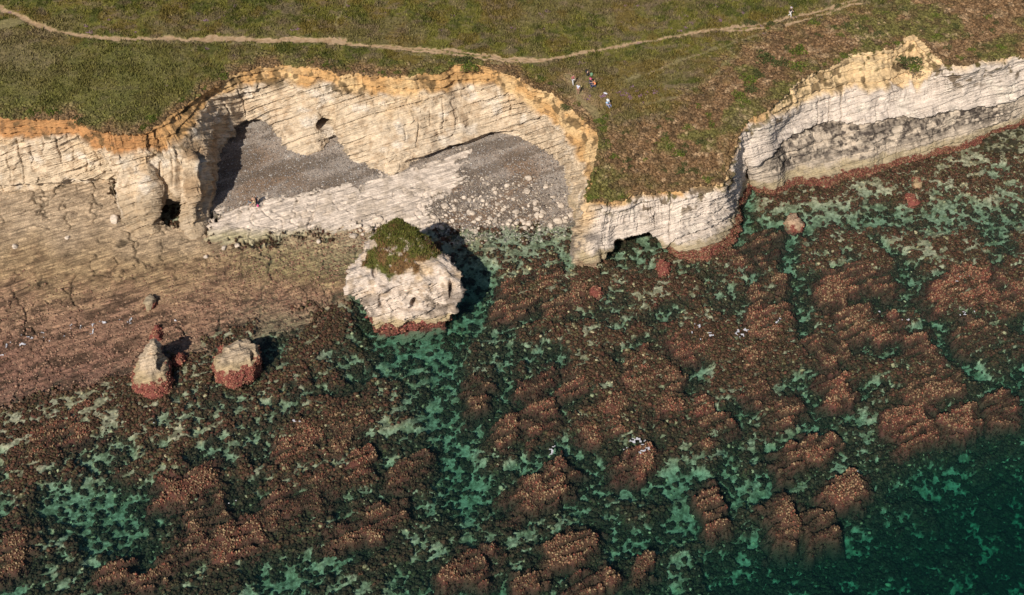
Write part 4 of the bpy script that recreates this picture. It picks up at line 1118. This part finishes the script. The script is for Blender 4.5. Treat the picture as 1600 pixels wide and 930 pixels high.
# ------------------------------------------------------------------ weed carpet and stones on the sea floor
def view_points(n, key_fn, x=(-86, 86), y=(-56, 30)):
    px = RNG.uniform(*x, n); py = RNG.uniform(*y, n)
    m = RNG.uniform(0, 1, n) < key_fn(px, py)
    return px[m], py[m]
x, y = view_points(430000, lambda a, b: shore_at('weed', a, b) * shore_at('sea', a, b))
z = shore_at('Z', x, y); n = len(x)
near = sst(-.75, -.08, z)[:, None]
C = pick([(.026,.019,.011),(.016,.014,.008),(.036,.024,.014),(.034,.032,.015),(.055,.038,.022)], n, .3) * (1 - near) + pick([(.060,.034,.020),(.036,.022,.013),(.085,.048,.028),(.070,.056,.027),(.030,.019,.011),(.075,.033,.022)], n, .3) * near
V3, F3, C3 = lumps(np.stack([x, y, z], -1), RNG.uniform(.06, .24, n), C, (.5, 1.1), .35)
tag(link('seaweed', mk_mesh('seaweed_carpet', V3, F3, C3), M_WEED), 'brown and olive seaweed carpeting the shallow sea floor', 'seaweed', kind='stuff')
x, y = view_points(150000, lambda a, b: shore_at('outer', a, b) * .75 * shore_at('shelf', a, b))
z = shore_at('Z', x, y); n = len(x)
C = pick([(.20,.105,.072),(.15,.078,.054),(.25,.15,.10),(.11,.065,.045),(.28,.18,.12)], n, .2)
V3, F3, C3 = lumps(np.stack([x, y, z], -1), RNG.uniform(.05, .16, n), C, (.5, 1.0), .35)
tag(link('shelf_seaweed', mk_mesh('shelf_seaweed', V3, F3, C3), M_WEED), 'red-brown seaweed crust on the outer rock shelf', 'seaweed', kind='stuff')
x, y = view_points(150000, lambda a, b: shore_at('sea', a, b) * (.10 + .2 * (fbm2(a * .15, b * .15, 3, 77) > .55) + .5 * (b > 2.5) * (np.abs(a) < 9.5)))
z = shore_at('Z', x, y); n = len(x)
V3, F3, C3 = lumps(np.stack([x, y, z], -1), .05 + .26 * RNG.uniform(0, 1, n) ** 4, pick([(.30,.27,.16),(.20,.185,.10),(.10,.09,.05),(.04,.033,.018),(.05,.035,.02)], n), (.5, .9), .25)
tag(link('seabed_stones', mk_mesh('seabed_stones', V3, F3, C3), M_SEABED), 'pale and weedy stones scattered over the sea floor', 'stones', kind='stuff')

# ------------------------------------------------------------------ boulders and cobbles of the cove
def boulder_mesh(seed):
    V = ICO3.copy(); s = seed * 31.7
    for k in range(7):
        d = RNG.normal(0, 1, 3); d /= np.linalg.norm(d); h = RNG.uniform(.6, .9)
        t = V @ d; V = V - np.maximum(t - h, 0)[:, None] * d
    V = V * (1 + .22 * (fbm3(V[:, 0] * 1.4 + s, V[:, 1] * 1.4, V[:, 2] * 1.4, 3, seed)[:, None] - .5))
    V = V * np.array([1.0, RNG.uniform(.65, .95), RNG.uniform(.5, .75)])
    c = np.empty((len(V), 3)); c[:] = (.56, .465, .375)
    c = c * (.85 + .3 * fbm3(V[:, 0] * 3, V[:, 1] * 3, V[:, 2] * 3 + s, 3, seed))[:, None]
    return mk_mesh('boulder', V, ICO3F, c)
BM = [boulder_mesh(i) for i in range(7)]
def boulder(px, py, r, label, group, tint=None):
    p = on_shore(px, py)
    me = BM[RNG.integers(0, len(BM))]
    o = link('boulder', me, M_CHALK)
    o.location = (p[0], p[1], p[2] + r * .22); o.scale = (r, r, r); o.rotation_euler = (RNG.uniform(-.2, .2), RNG.uniform(-.2, .2), RNG.uniform(0, 6.28))
    tag(o, label, 'boulder', group); return o
NB = 0
G1 = 'white boulders strewn over the cove beach'
for px, py, r, lab in [(824,300,.62,'biggest white boulder in the middle of the eastern shingle patch'), (825,279,.62,'flat white boulder, uppermost large one on the eastern shingle'), (853,293,.5,'long thin white boulder nearest the eastern cove wall'),
     (872,346,.75,'large tan-white boulder at the foot of the eastern cove wall'), (806,332,.55,'white boulder at the water edge below the biggest one'), (695,323,.7,'broad white boulder at the left end of the boulder field'), (676,355,.55,'white boulder right beside the turf of the sea stack'), (838,328,.5,'angular white boulder right of the eastern boulder field')]:
    boulder(px, py, r, lab, G1)
field = [(690,318),(740,285),(770,268),(815,262),(860,290),(893,325),(892,352),(850,362),(780,362),(700,366),(672,345)]
k = 0
while k < 125:
    px, py = RNG.uniform(670, 895), RNG.uniform(262, 366)
    m = sdf_poly(np.array([px]), np.array([py]), field)[0]
    if m > 0 or RNG.uniform() > ((py - 255) / 100) ** 1.6: continue
    r = .16 + .42 * RNG.uniform() ** 2.6
    boulder(px, py, r, 'small white chalk boulder among many strewn on the dark shingle of the cove', G1); k += 1
G2 = 'tan boulders fallen behind the sea stack'
for px, py, r, lab in [(590,345,.85,'largest tan boulder, highest of the pile behind the sea stack'), (596,368,.8,'tall tan boulder leaning on the back of the sea stack'), (581,374,.55,'tan boulder lowest of the pile behind the sea stack'), (553,370,.6,'tan boulder farthest left of the pile behind the sea stack'), (573,357,.6,'rounded tan boulder in the middle of the pile behind the sea stack')]:
    boulder(px, py, r, lab, G2)
for k in range(16):
    boulder(RNG.uniform(545, 603), RNG.uniform(340, 372), RNG.uniform(.18, .38), 'small tan boulder in the pile behind the sea stack', G2)
G3 = 'stray boulders on the rock shelf'
for px, py, r, lab in [(350,388,.45,'round pale boulder on the green shelf below the western buttress'), (371,385,.55,'pale boulder right of the round one on the green shelf'), (322,402,.4,'brownish boulder left on the shelf under the western buttress'), (498,378,.4,'pale boulder on the greenish platform edge left of the sea stack'), (24,386,.5,'pale boulder alone on the western brown shelf'), (105,372,.4,'small boulder at the foot of the western cliff wall'), (478,350,.3,'white boulder lying on the bright chalk platform'), (180,345,.9,'big tan boulder against the foot of the western buttress')]:
    boulder(px, py, r, lab, G3)
n = 9000
px = RNG.uniform(665, 896, n); py = 385 - 110 * RNG.uniform(0, 1, n) ** 1.7
m = (sdf_poly(px, py, field) < 8 + 10 * RNG.uniform(0, 1, n))
P = np.array([on_shore(a, b) for a, b in zip(px[m][:2600], py[m][:2600])]); n = len(P)
V3, F3, C3 = lumps(P, .06 + .17 * RNG.uniform(0, 1, n) ** 2.5, pick([(.50,.42,.34),(.42,.35,.28),(.30,.25,.20),(.17,.14,.12)], n), (.5, .8), .25)
tag(link('cobbles', mk_mesh('cobbles', V3, F3, C3), M_CHALK), 'pale cobbles scattered along the water edge of the cove', 'cobbles', kind='stuff')
n = 26000
px = RNG.uniform(335, 895, n); py = RNG.uniform(185, 350, n)
P = unproj(px, py, 1.6); m = (shore_at('shing', P[:, 0], P[:, 1]) > .6); P = P[m]; P[:, 2] = shore_at('Z', P[:, 0], P[:, 1]); n = len(P)
V3, F3, C3 = lumps(P, .04 + .09 * RNG.uniform(0, 1, n) ** 3, pick([(.40,.37,.34),(.28,.26,.25),(.17,.14,.12),(.12,.10,.09)], n), (.5, .8), .25)
tag(link('pebbles', mk_mesh('pebbles', V3, F3, C3), M_CHALK), 'grey and white pebbles of the cove beach', 'pebbles', kind='stuff')

# ------------------------------------------------------------------ grass and heath growing on the clifftop
T = TURF
def turf_pick(n, w):
    w = w.reshape(-1); cum = np.cumsum(w); i = np.searchsorted(cum, RNG.uniform(0, cum[-1], n))
    P = np.stack([T['X'].reshape(-1)[i], T['Y'].reshape(-1)[i], T['Z'].reshape(-1)[i]], -1)
    P[:, :2] += RNG.uniform(-.15, .15, (n, 2)); return i, P
vis = (T['PX'] > -60) & (T['PX'] < 1660) & (T['PY'] > -40)
cell = np.abs(np.gradient(T['X'], axis=1) * np.gradient(T['Y'], axis=0)) + .001
wgt = vis * cell * (1 - sst(.1, .5, T['pm'])) * (1 - T['heath'])
i, P = turf_pick(120000, wgt * (.25 + sst(.4, .6, fbm2(T['X'] * .45, T['Y'] * .45, 3, 611))))
C = T['c'].reshape(-1, 3)[i] * RNG.uniform(.62, 1.5, (len(i), 1)) * np.array([1.0, 1.02, .85])
V3, F3, C3 = leaves(P, RNG.uniform(.16, .46, len(i)), RNG.uniform(.04, .12, len(i)), C)
tag(link('grass', mk_mesh('grass', V3, F3, C3, False), M_LEAF), 'rough olive grass covering the clifftop', 'grass', kind='stuff')
i, P = turf_pick(45000, vis * cell * (1 - sst(.1, .5, T['pm'])) * T['heath'])
C = T['c'].reshape(-1, 3)[i] * RNG.uniform(.5, 1.5, (len(i), 1))
V3, F3, C3 = lumps(P - [0, 0, .03], RNG.uniform(.07, .28, len(i)), C, (.5, 1.1), .4)
tag(link('heath', mk_mesh('heath', V3, F3, C3), M_LEAF), 'dry brown heath along the cliff edge and over the headland', 'heath', kind='stuff')

# ------------------------------------------------------------------ single plants
def bush_mesh(name, n, cols, leaf, dome=.55):
    a = RNG.uniform(0, 6.28, n); r = np.sqrt(RNG.uniform(0, 1, n)); lob = 1 + .3 * np.sin(a * 3 + RNG.uniform(0, 6)) + .15 * np.sin(a * 5)
    P = np.stack([np.cos(a) * r * lob, np.sin(a) * r * lob, dome * np.sqrt(np.maximum(1 - r ** 2, 0)) * RNG.uniform(.3, 1, n)], -1)
    V, F, C = leaves(P, RNG.uniform(.6, 1.3, n) * leaf, RNG.uniform(.25, .55, n) * leaf, pick(cols, n, .35), 1.2)
    return mk_mesh(name, V, F, C, False)
GREEN = [bush_mesh('shrub', 420, [(.10,.125,.018),(.075,.10,.015),(.13,.14,.03),(.045,.06,.015)], .22) for _ in range(5)]
DULL = [bush_mesh('shrub_dull', 420, [(.05,.065,.02),(.07,.08,.025),(.035,.045,.015),(.09,.075,.03)], .22) for _ in range(4)]
PINK = [bush_mesh('heather', 180, [(.30,.15,.26),(.24,.12,.20),(.34,.21,.30),(.10,.08,.04)], .26, .35) for _ in range(4)]
def plant(lst, name, px, py, r, label, cat, group, flat=1.0):
    p = on_turf(px, py)
    j = np.argmin((T['X'] - p[0]) ** 2 + (T['Y'] - p[1]) ** 2); z = T['Z'].reshape(-1)[j]
    o = link(name, lst[RNG.integers(0, len(lst))], M_LEAF)
    o.location = (p[0], p[1], z - .05); o.scale = (r, r * RNG.uniform(.6, 1), r * .7 * flat); o.rotation_euler = (0, 0, RNG.uniform(0, 6.28))
    tag(o, label, cat, group); return o
GS = 'green shrubs along the cliff edge'
for px, py, r, lab in [(80,174,.9,'bright green shrub at the western cliff edge, left of the orange scar'), (60,174,.7,'small green shrub left of the bright one on the western edge'), (225,198,.9,'green shrub in the deepest notch of the western cliff edge'),
     (126,193,1.0,'dull olive shrub hanging over the orange scar in the west'), (722,97,1.4,'dark shrub on the knob jutting over the middle of the cove'), (733,108,1.2,'brown-green shrub slipping down the knob above the cove'),
     (1195,92,1.6,'large dark blue-green shrub on the headland slope'), (1220,100,1.4,'dark green shrub right of the large blue-green one'), (1248,80,1.5,'tall green shrub strip above the eastern scar'), (1245,105,1.4,'green shrub at the lip of the eastern scar'),
     (1170,125,1.3,'bright green shrub left of the eastern scar'), (1155,150,1.2,'mid green shrub on the headland above the gully'), (1175,140,1.1,'olive shrub beside the path end on the headland'),
     (1420,100,1.8,'dark green shrub clump in the landslip scar of the eastern cliff'), (1428,112,1.0,'small shrub under the landslip scar'), (883,168,.8,'dark shrub on the sandy lip of the cove east side'),
     (925,308,.8,'green shrub at the corner of the headland edge'), (972,306,.7,'green shrub on the pale crumbling headland edge'), (1065,266,1.0,'olive shrub on the brown headland turf'), (1060,240,.9,'light green shrub in the middle of the headland')]:
    plant(DULL if 'dark' in lab or 'dull' in lab or 'olive' in lab else GREEN, 'shrub', px, py, r, lab, 'shrub', GS)
edge = [(50,176),(100,176),(118,184),(240,186),(262,172),(285,158),(320,137),(350,119),(490,101),(505,102),(520,106),(545,110),(565,111),(600,112),(625,113),(660,110),(690,108),(705,102),(1292,97),(1305,92),(1320,85),(1335,80),(1352,75),(1370,74),(1385,72),(1398,66),(1160,165),(1168,158),(1178,112),(1188,120),(1205,128),(1238,92),(1262,112),(1500,92),(1480,96),(1530,86),(1090,165),(1040,215),(1020,235),(1110,180),(1450,48),(1465,60),(1350,30),(1320,40),(1270,35),(1380,20),(1490,40),(1530,50),(1560,75),(860,130),(845,122),(935,190),(945,200),(900,160)]
for px, py in edge:
    plant(GREEN if RNG.uniform() < .7 else DULL, 'shrub', px + RNG.uniform(-3, 3), py + RNG.uniform(-2, 2), RNG.uniform(.45, .95), 'small low green shrub, one of many dotting the clifftop turf near the edge', 'shrub', GS)
for px, py in [(RNG.uniform(1150, 1590), RNG.uniform(5, 80)) for _ in range(46)] + [(RNG.uniform(945, 1125), RNG.uniform(180, 290)) for _ in range(26)]:
    if np.interp(px, ST[:, 0], ST[:, 1]) > py + 8:
        plant(DULL if RNG.uniform() < .7 else GREEN, 'shrub', px, py, RNG.uniform(.35, .9), 'small dull scrub tuft among the brown heath of the eastern headland', 'shrub', 'scrub tufts in the brown heath')
GH = 'heather clumps in the clifftop grass'
pts = [(975,96),(1018,134),(1030,138),(1003,140),(995,142),(1010,148),(985,150),(970,148),(905,98),(914,98),(1222,10),(1190,40),(1115,48),(1000,66),(1212,54),(1230,50),(1160,52),(125,27),(305,17),(362,15),(368,9),(393,7),(410,20),(350,25),(322,76),(357,71),(365,85),(260,133),(298,79),(210,49),(1080,222)]
pts += [(RNG.normal(985, 28), RNG.normal(142, 9)) for _ in range(26)] + [(RNG.uniform(0, 860), RNG.uniform(2, 50)) for _ in range(34)] + [(RNG.uniform(960, 1160), RNG.uniform(5, 60)) for _ in range(18)] + [(RNG.uniform(1150, 1330), RNG.uniform(20, 60)) for _ in range(12)]
for px, py in pts:
    plant(PINK, 'heather', px, py, RNG.uniform(.22, .55), 'small clump of lilac-pink heather in the clifftop grass', 'heather', GH, .7)

# ------------------------------------------------------------------ foam
def build_foam():
    Vs, Fs = [], []; k = 0
    for px, py, w, h, thr in [(60,528,110,22,.10),(10,545,70,16,.10),(150,515,60,12,.10),(205,505,40,8,.12),(285,500,20,6,.1),(1500,438,24,14,.10),(1512,488,34,10,.12),(1370,490,14,12,.15),(1212,500,16,9,.14),(1160,520,22,9,.14),(1085,514,26,10,.14),(1105,526,18,8,.12),
                              (992,694,30,14,.12),(1005,706,26,8,.12),(862,704,12,10,.16),(460,660,18,8,.14),(1330,742,20,5,.12),(1420,495,20,8,.12),(350,690,18,4,.1),(365,785,14,5,.12),(240,660,14,4,.12),(700,480,8,12,.08)]:
        o3 = unproj(px, py, .05); s = np.linalg.norm(o3 - CAMP) / FPX
        W, H = w * s, h * s * 1.5
        nx, ny = int(W / .07) + 2, int(H / .07) + 2
        X, Y = np.meshgrid(np.linspace(-W, W, nx) * .9, np.linspace(-H, H, ny) * .9)
        gx, gy = X + o3[0], Y + o3[1]
        v = np.abs(fbm2(gx * .9, gy * .9, 4, 701) - .5)
        e = np.hypot(X / W, (Y - .38 * X) / H)
        m = (v < thr * .50 * sst(1.0, .3, e)) & (e < 1) & (vn2(gx * 1.5, gy * 1.5, 703) > .22)
        Z = np.maximum(shore_at("Z", gx, gy), 0) + .14
        F = grid_faces(ny, nx); F = F[m.reshape(-1)[F].all(1)]
        if len(F):
            V, F, _ = compact(np.stack([gx, gy, Z], -1).reshape(-1, 3), F, np.zeros((nx * ny, 3)))
            Vs.append(V); Fs.append(F + k); k += len(V)
    V, F = np.concatenate(Vs), np.concatenate(Fs)
    m = plain('foam', (.45, .44, .47), .9, .3, 6)
    tag(link('sea_foam', mk_mesh('sea_foam', V, F), m), 'thin white foam where wavelets break over the reef', 'foam', kind='stuff')
build_foam()

# ------------------------------------------------------------------ people
SKIN_M = plain('skin', (.42, .25, .17), .6)
HAIR_M = {}
def cloth(rgb):
    if rgb not in HAIR_M: HAIR_M[rgb] = plain('cloth', rgb, .85, .2)
    return HAIR_M[rgb]
DG = bpy.context.evaluated_depsgraph_get

def skin_mesh(name, verts, edges, radii, sub=2):
    me = bpy.data.meshes.new(name); me.from_pydata(verts, edges, [])
    ob = bpy.data.objects.new(name, me); COLL.objects.link(ob)
    ob.modifiers.new('s', 'SKIN'); sl = me.skin_vertices[0].data
    for i, r in enumerate(radii):
        sl[i].radius = r if isinstance(r, tuple) else (r, r); sl[i].use_root = (i == 0)
    ss = ob.modifiers.new('u', 'SUBSURF'); ss.levels = sub
    out = bpy.data.meshes.new_from_object(ob.evaluated_get(DG()))
    bpy.data.objects.remove(ob); out.name = name
    out.polygons.foreach_set('use_smooth', np.ones(len(out.polygons), bool))
    return out

def pose(kind):
    """Joint positions, facing -Y, feet on z = 0 (1.72 m tall)."""
    J = dict(pel=(0,0,.92), wai=(0,0,1.06), che=(0,.0,1.30), nec=(0,.0,1.47), hea=(0,-.02,1.62))
    for s, k in ((1, 'l'), (-1, 'r')):
        J['hip' + k] = (.10*s,0,.90); J['kne' + k] = (.11*s,-.02,.49); J['ank' + k] = (.11*s,.02,.08); J['toe' + k] = (.12*s,-.15,.03)
        J['sho' + k] = (.19*s,0,1.40); J['elb' + k] = (.25*s,.03,1.12); J['wri' + k] = (.26*s,-.06,.88)
    if kind == 'walk':
        J.update(kner=(-.10,-.20,.52), ankr=(-.10,-.26,.12), toer=(-.10,-.43,.08), knel=(.10,.06,.48), ankl=(.10,.34,.12), toel=(.10,.20,.03), elbl=(.25,-.10,1.14), wril=(.23,-.30,1.02), elbr=(-.25,.14,1.14), wrir=(-.25,.16,.90))
    if kind == 'sit':
        J.update(pel=(0,0,.13), wai=(0,.03,.28), che=(0,.02,.52), nec=(0,-.01,.70), hea=(0,-.05,.85))
        for s, k in ((1, 'l'), (-1, 'r')):
            J['hip' + k] = (.10*s,-.02,.13); J['kne' + k] = (.15*s,-.38,.40); J['ank' + k] = (.13*s,-.62,.08); J['toe' + k] = (.14*s,-.80,.04)
            J['sho' + k] = (.19*s,.01,.63); J['elb' + k] = (.26*s,-.14,.42); J['wri' + k] = (.12*s,-.36,.44)
    if kind == 'crouch':
        J.update(pel=(0,.12,.38), wai=(0,.06,.50), che=(0,-.12,.68), nec=(0,-.24,.80), hea=(0,-.34,.90))
        for s, k in ((1, 'l'), (-1, 'r')):
            J['hip' + k] = (.10*s,.12,.37); J['kne' + k] = (.16*s,-.24,.46); J['ank' + k] = (.13*s,.04,.09); J['toe' + k] = (.14*s,-.13,.03)
            J['sho' + k] = (.19*s,-.16,.76); J['elb' + k] = (.24*s,-.30,.52); J['wri' + k] = (.14*s,-.44,.34)
    if kind == 'bend':
        J.update(wai=(0,-.05,1.04), che=(0,-.22,1.20), nec=(0,-.34,1.29), hea=(0,-.45,1.37))
        for s, k in ((1, 'l'), (-1, 'r')):
            J['sho' + k] = (.19*s,-.28,1.26); J['elb' + k] = (.27*s,-.34,1.00); J['wri' + k] = (.16*s,-.46,.84)
    return J

def add_person(px, py, rz, kind, label, shirt, legs, hair, ground, scale=1.0, shorts=False, hat=None, bare=False):
    J = {k: Vector(v) for k, v in pose(kind).items()}
    V, E, R, ix = [], [], [], {}
    def add(n, p, r, par=None):
        ix[n] = len(V); V.append(tuple(p)); R.append(r)
        if par is not None: E.append((ix[par], ix[n]))
    add('pel', J['pel'], (.13,.10)); add('wai', J['wai'], (.115,.09), 'pel'); add('che', J['che'], (.14,.10), 'wai'); add('nec', J['nec'], .055, 'che')
    hd = (J['hea'] - J['nec']).normalized(); hb = J['hea']
    add('jaw', hb - hd * .05, (.072,.085), 'nec'); add('hea', hb + hd * .03, (.08,.098), 'jaw'); add('crown', hb + hd * .10, (.05,.06), 'hea')
    for k in 'lr':
        s = 1 if k == 'l' else -1
        add('sho' + k, J['sho' + k], .060, 'che'); add('elb' + k, J['elb' + k], .043, 'sho' + k); add('wri' + k, J['wri' + k], .028, 'elb' + k)
        hv = (J['wri' + k] - J['elb' + k]).normalized(); sv = hv.cross(Vector((s, 0, 0))); sv = sv.normalized() if sv.length > .1 else Vector((0, 1, 0))
        pm = J['wri' + k] + hv * .08; add('pal' + k, pm, (.036,.018), 'wri' + k)
        for q, (off, ln) in enumerate(((-.033,.075),(-.011,.09),(.011,.085),(.033,.065))):
            a = pm + sv * off + hv * ln * .55; add('f%d' % q + k, a, .0095, 'pal' + k); add('g%d' % q + k, a + hv * ln * .35 + Vector((-s * .015, 0, 0)), .008, 'f%d' % q + k)
        tb = J['wri' + k] + hv * .03 - sv * .045; add('tb' + k, tb, .011, 'wri' + k); add('tt' + k, tb + hv * .045 - sv * .012, .009, 'tb' + k)
        add('hip' + k, J['hip' + k], .088, 'pel'); add('kne' + k, J['kne' + k], .058, 'hip' + k); add('ank' + k, J['ank' + k], .038, 'kne' + k); add('toe' + k, J['toe' + k], (.042,.03), 'ank' + k)
    if kind in ('sit', 'crouch', 'bend'): fwd = Vector((0, -1, -.2)).normalized()
    else: fwd = Vector((0, -1, 0))
    add('nose', hb + fwd * .115, .014, 'hea')
    p = np.array(ground)
    root = empty('person', p, rz); root.scale = (scale,) * 3
    tag(root, label, 'person')
    body = link('body', skin_mesh('body', V, E, R, 1), SKIN_M, root)
    def part(name, names, grow, mat, extra=None, cut=None):
        m = {n: i for i, n in enumerate(names)}
        vs = [V[ix[n]] for n in names]; rs = [tuple(q + grow for q in (R[ix[n]] if isinstance(R[ix[n]], tuple) else (R[ix[n]],) * 2)) for n in names]
        es = [(m[a], m[b]) for a, b in ((names_[0], names_[1]) for names_ in [(list(ix)[e[0]], list(ix)[e[1]]) for e in E]) if a in m and b in m]
        if cut:
            for a, b, t in cut: vs[m[b]] = tuple(Vector(V[ix[a]]).lerp(Vector(V[ix[b]]), t)); 
        return link(name, skin_mesh(name, vs, es, rs, 1), mat, root)
    if not bare:
        part('shirt', ['wai', 'che', 'shol', 'elbl', 'shor', 'elbr', 'pel'], .016, cloth(shirt), cut=[('wai', 'pel', .8), ('shol', 'elbl', .75), ('shor', 'elbr', .75)])
    part('shorts' if shorts else 'trousers', ['pel', 'hipl', 'knel', 'hipr', 'kner'] + ([] if shorts else ['ankl', 'ankr']), .017, cloth(legs), cut=[('hipl', 'knel', .85), ('hipr', 'kner', .85)] if shorts else None)
    for k in 'lr':
        a, t = J['ank' + k], J['toe' + k]
        link('shoe', skin_mesh('shoe', [tuple(a - Vector((0, -.03, .03))), tuple(a.lerp(t, .5) - Vector((0, 0, .01))), tuple(t)], [(0, 1), (1, 2)], [.048, .046, .036], 1), cloth((.05, .045, .045)), root)
    # hair or hat: a cap over the upper back of the skull
    Vh, Fh = ICO3 * np.array([.105, .122, .13]), ICO3F
    keepv = (ICO3[:, 2] > .15 - .55 * np.clip(ICO3[:, 1], -1, 1)) ; Fh = Fh[keepv[Fh].all(1)]
    Vh = Vh * (1 + .05 * np.sin(ICO3[:, :1] * 25)); q = Vector((0, 0, 1)).rotation_difference(hd).to_matrix()
    Vh = Vh @ np.array(q).T + np.array(hb + hd * .035)
    V2, F2, C2 = compact(Vh, Fh, np.zeros_like(Vh))
    link('hat' if hat else 'hair', mk_mesh('hair', V2, F2), cloth(hat or hair), root)
    if hat:
        a = np.linspace(0, 6.283, 24, endpoint=False); ring = np.array([[math.cos(t) * rr, math.sin(t) * rr * 1.1, zz] for rr, zz in ((.10, .05), (.19, .03), (.19, .02), (.10, .035)) for t in a])
        ring = ring @ np.array(q).T + np.array(hb + hd * .035)
        F = grid_faces(4, 24, True)
        link('hat_brim', mk_mesh('hat_brim', ring, F), cloth(hat), root)
    return root

def turf_pt(px, py):
    p = on_turf(px, py); j = np.argmin((T['X'] - p[0]) ** 2 + (T['Y'] - p[1]) ** 2)
    return (p[0], p[1], T['Z'].reshape(-1)[j] + .01)
NAVY, WHITE_C, RED_C = (.012, .016, .05), (.62, .62, .64), (.40, .05, .06)
add_person(895, 133, .5, 'walk', 'person in a red checked top and pale trousers standing on the clifftop lawn', (.34, .09, .10), (.50, .50, .52), (.05, .03, .02), turf_pt(895, 133))
add_person(903, 147, -.4, 'stand', 'person in a white and blue top with bare legs standing nearest the cove edge', (.52, .56, .70), (.30, .16, .12), (.16, .09, .05), turf_pt(903, 147), shorts=True)
add_person(922, 130, .9, 'sit', 'person in navy with a pink cap sitting on the clifftop lawn', NAVY, (.03, .04, .09), (.05, .03, .02), turf_pt(922, 131), hat=(.55, .08, .18))
add_person(930, 134, -1.0, 'sit', 'person in an orange top and navy trousers sitting on the clifftop lawn', (.62, .20, .07), (.03, .045, .12), (.30, .14, .06), turf_pt(929, 134), 1.05)
add_person(919, 119, 2.4, 'sit', 'person all in black sitting beside a pale green rucksack', (.012, .012, .014), (.014, .014, .016), (.012, .01, .01), turf_pt(918, 119))
add_person(949, 165, .6, 'sit', 'person in a white hat and light blue top sitting apart on the lawn', (.32, .48, .68), (.20, .22, .34), (.4, .3, .2), turf_pt(949, 165), 1.15, hat=(.70, .70, .70))
add_person(1233, 26, .9, 'walk', 'person in a black top and white trousers walking the clifftop path', (.02, .017, .025), (.66, .63, .60), (.08, .05, .04), turf_pt(1234, 26), hat=(.45, .36, .40))
def shore_pt(px, py):
    p = on_shore(px, py); return (p[0], p[1], p[2] + .02)
add_person(392, 322, .6, 'bend', 'person in a navy top and bright blue shorts bending over on the cove beach', NAVY, (.10, .42, .62), (.10, .05, .03), shore_pt(392, 323), shorts=True)
add_person(397, 323, 0, 'stand', 'bare-chested person in pale shorts standing between two others on the cove beach', (.5, .4, .3), (.52, .42, .26), (.02, .015, .012), shore_pt(397.5, 323), 1.04, shorts=True, bare=True)
add_person(402, 320, -.3, 'stand', 'person in dark clothes with a pink bag on the cove beach', (.018, .018, .03), NAVY, (.015, .012, .012), shore_pt(402, 320), 1.02)

def bag(px, py, ground, size, rgb, name, label, cat, rz, dz=0.0, strap=True):
    bm = bmesh.new(); bmesh.ops.create_cube(bm, size=1.0)
    bmesh.ops.bevel(bm, geom=bm.edges[:], offset=.22, segments=3, affect='EDGES')
    for v in bm.verts:
        v.co.x *= size[0] * (1 - .25 * (v.co.z + .5)); v.co.y *= size[1] * (1 - .3 * (v.co.z + .5)); v.co.z = (v.co.z + .5) * size[2]
    me = bpy.data.meshes.new(name); bm.to_mesh(me); bm.free()
    root = empty(name, (ground[0], ground[1], ground[2] + dz), rz); tag(root, label, cat)
    link('bag_body', me, cloth(rgb), root)
    a = np.linspace(-1.2, 1.2, 9)
    pts = [(math.sin(t) * size[0] * .22, 0, size[2] * .92 + math.cos(t) * size[0] * .14) for t in a]
    link('strap', skin_mesh('strap', pts, [(i, i + 1) for i in range(8)], [.018] * 9, 1), cloth(tuple(q * .5 for q in rgb)), root)
bag(924, 119, turf_pt(924, 119), (.42, .34, .5), (.16, .30, .17), 'rucksack', 'pale green rucksack set down beside the person in black', 'rucksack', .4)
bag(917, 114, turf_pt(916, 113), (.6, .35, .35), (.015, .015, .017), 'rucksack', 'black rucksack lying behind the person in black', 'rucksack', 1.2)
bag(946, 146, turf_pt(946, 146), (.7, .24, .2), (.5, .5, .55), 'holdall', 'white holdall lying on the lawn behind the person in the white hat', 'bag', -.5)
g = shore_pt(403.5, 321)
bag(402, 314, (g[0] + .0, g[1] - .32, g[2]), (.30, .2, .42), (.60, .07, .22), 'tote_bag', 'pink bag standing at the feet of the person in dark clothes', 'bag', .2)
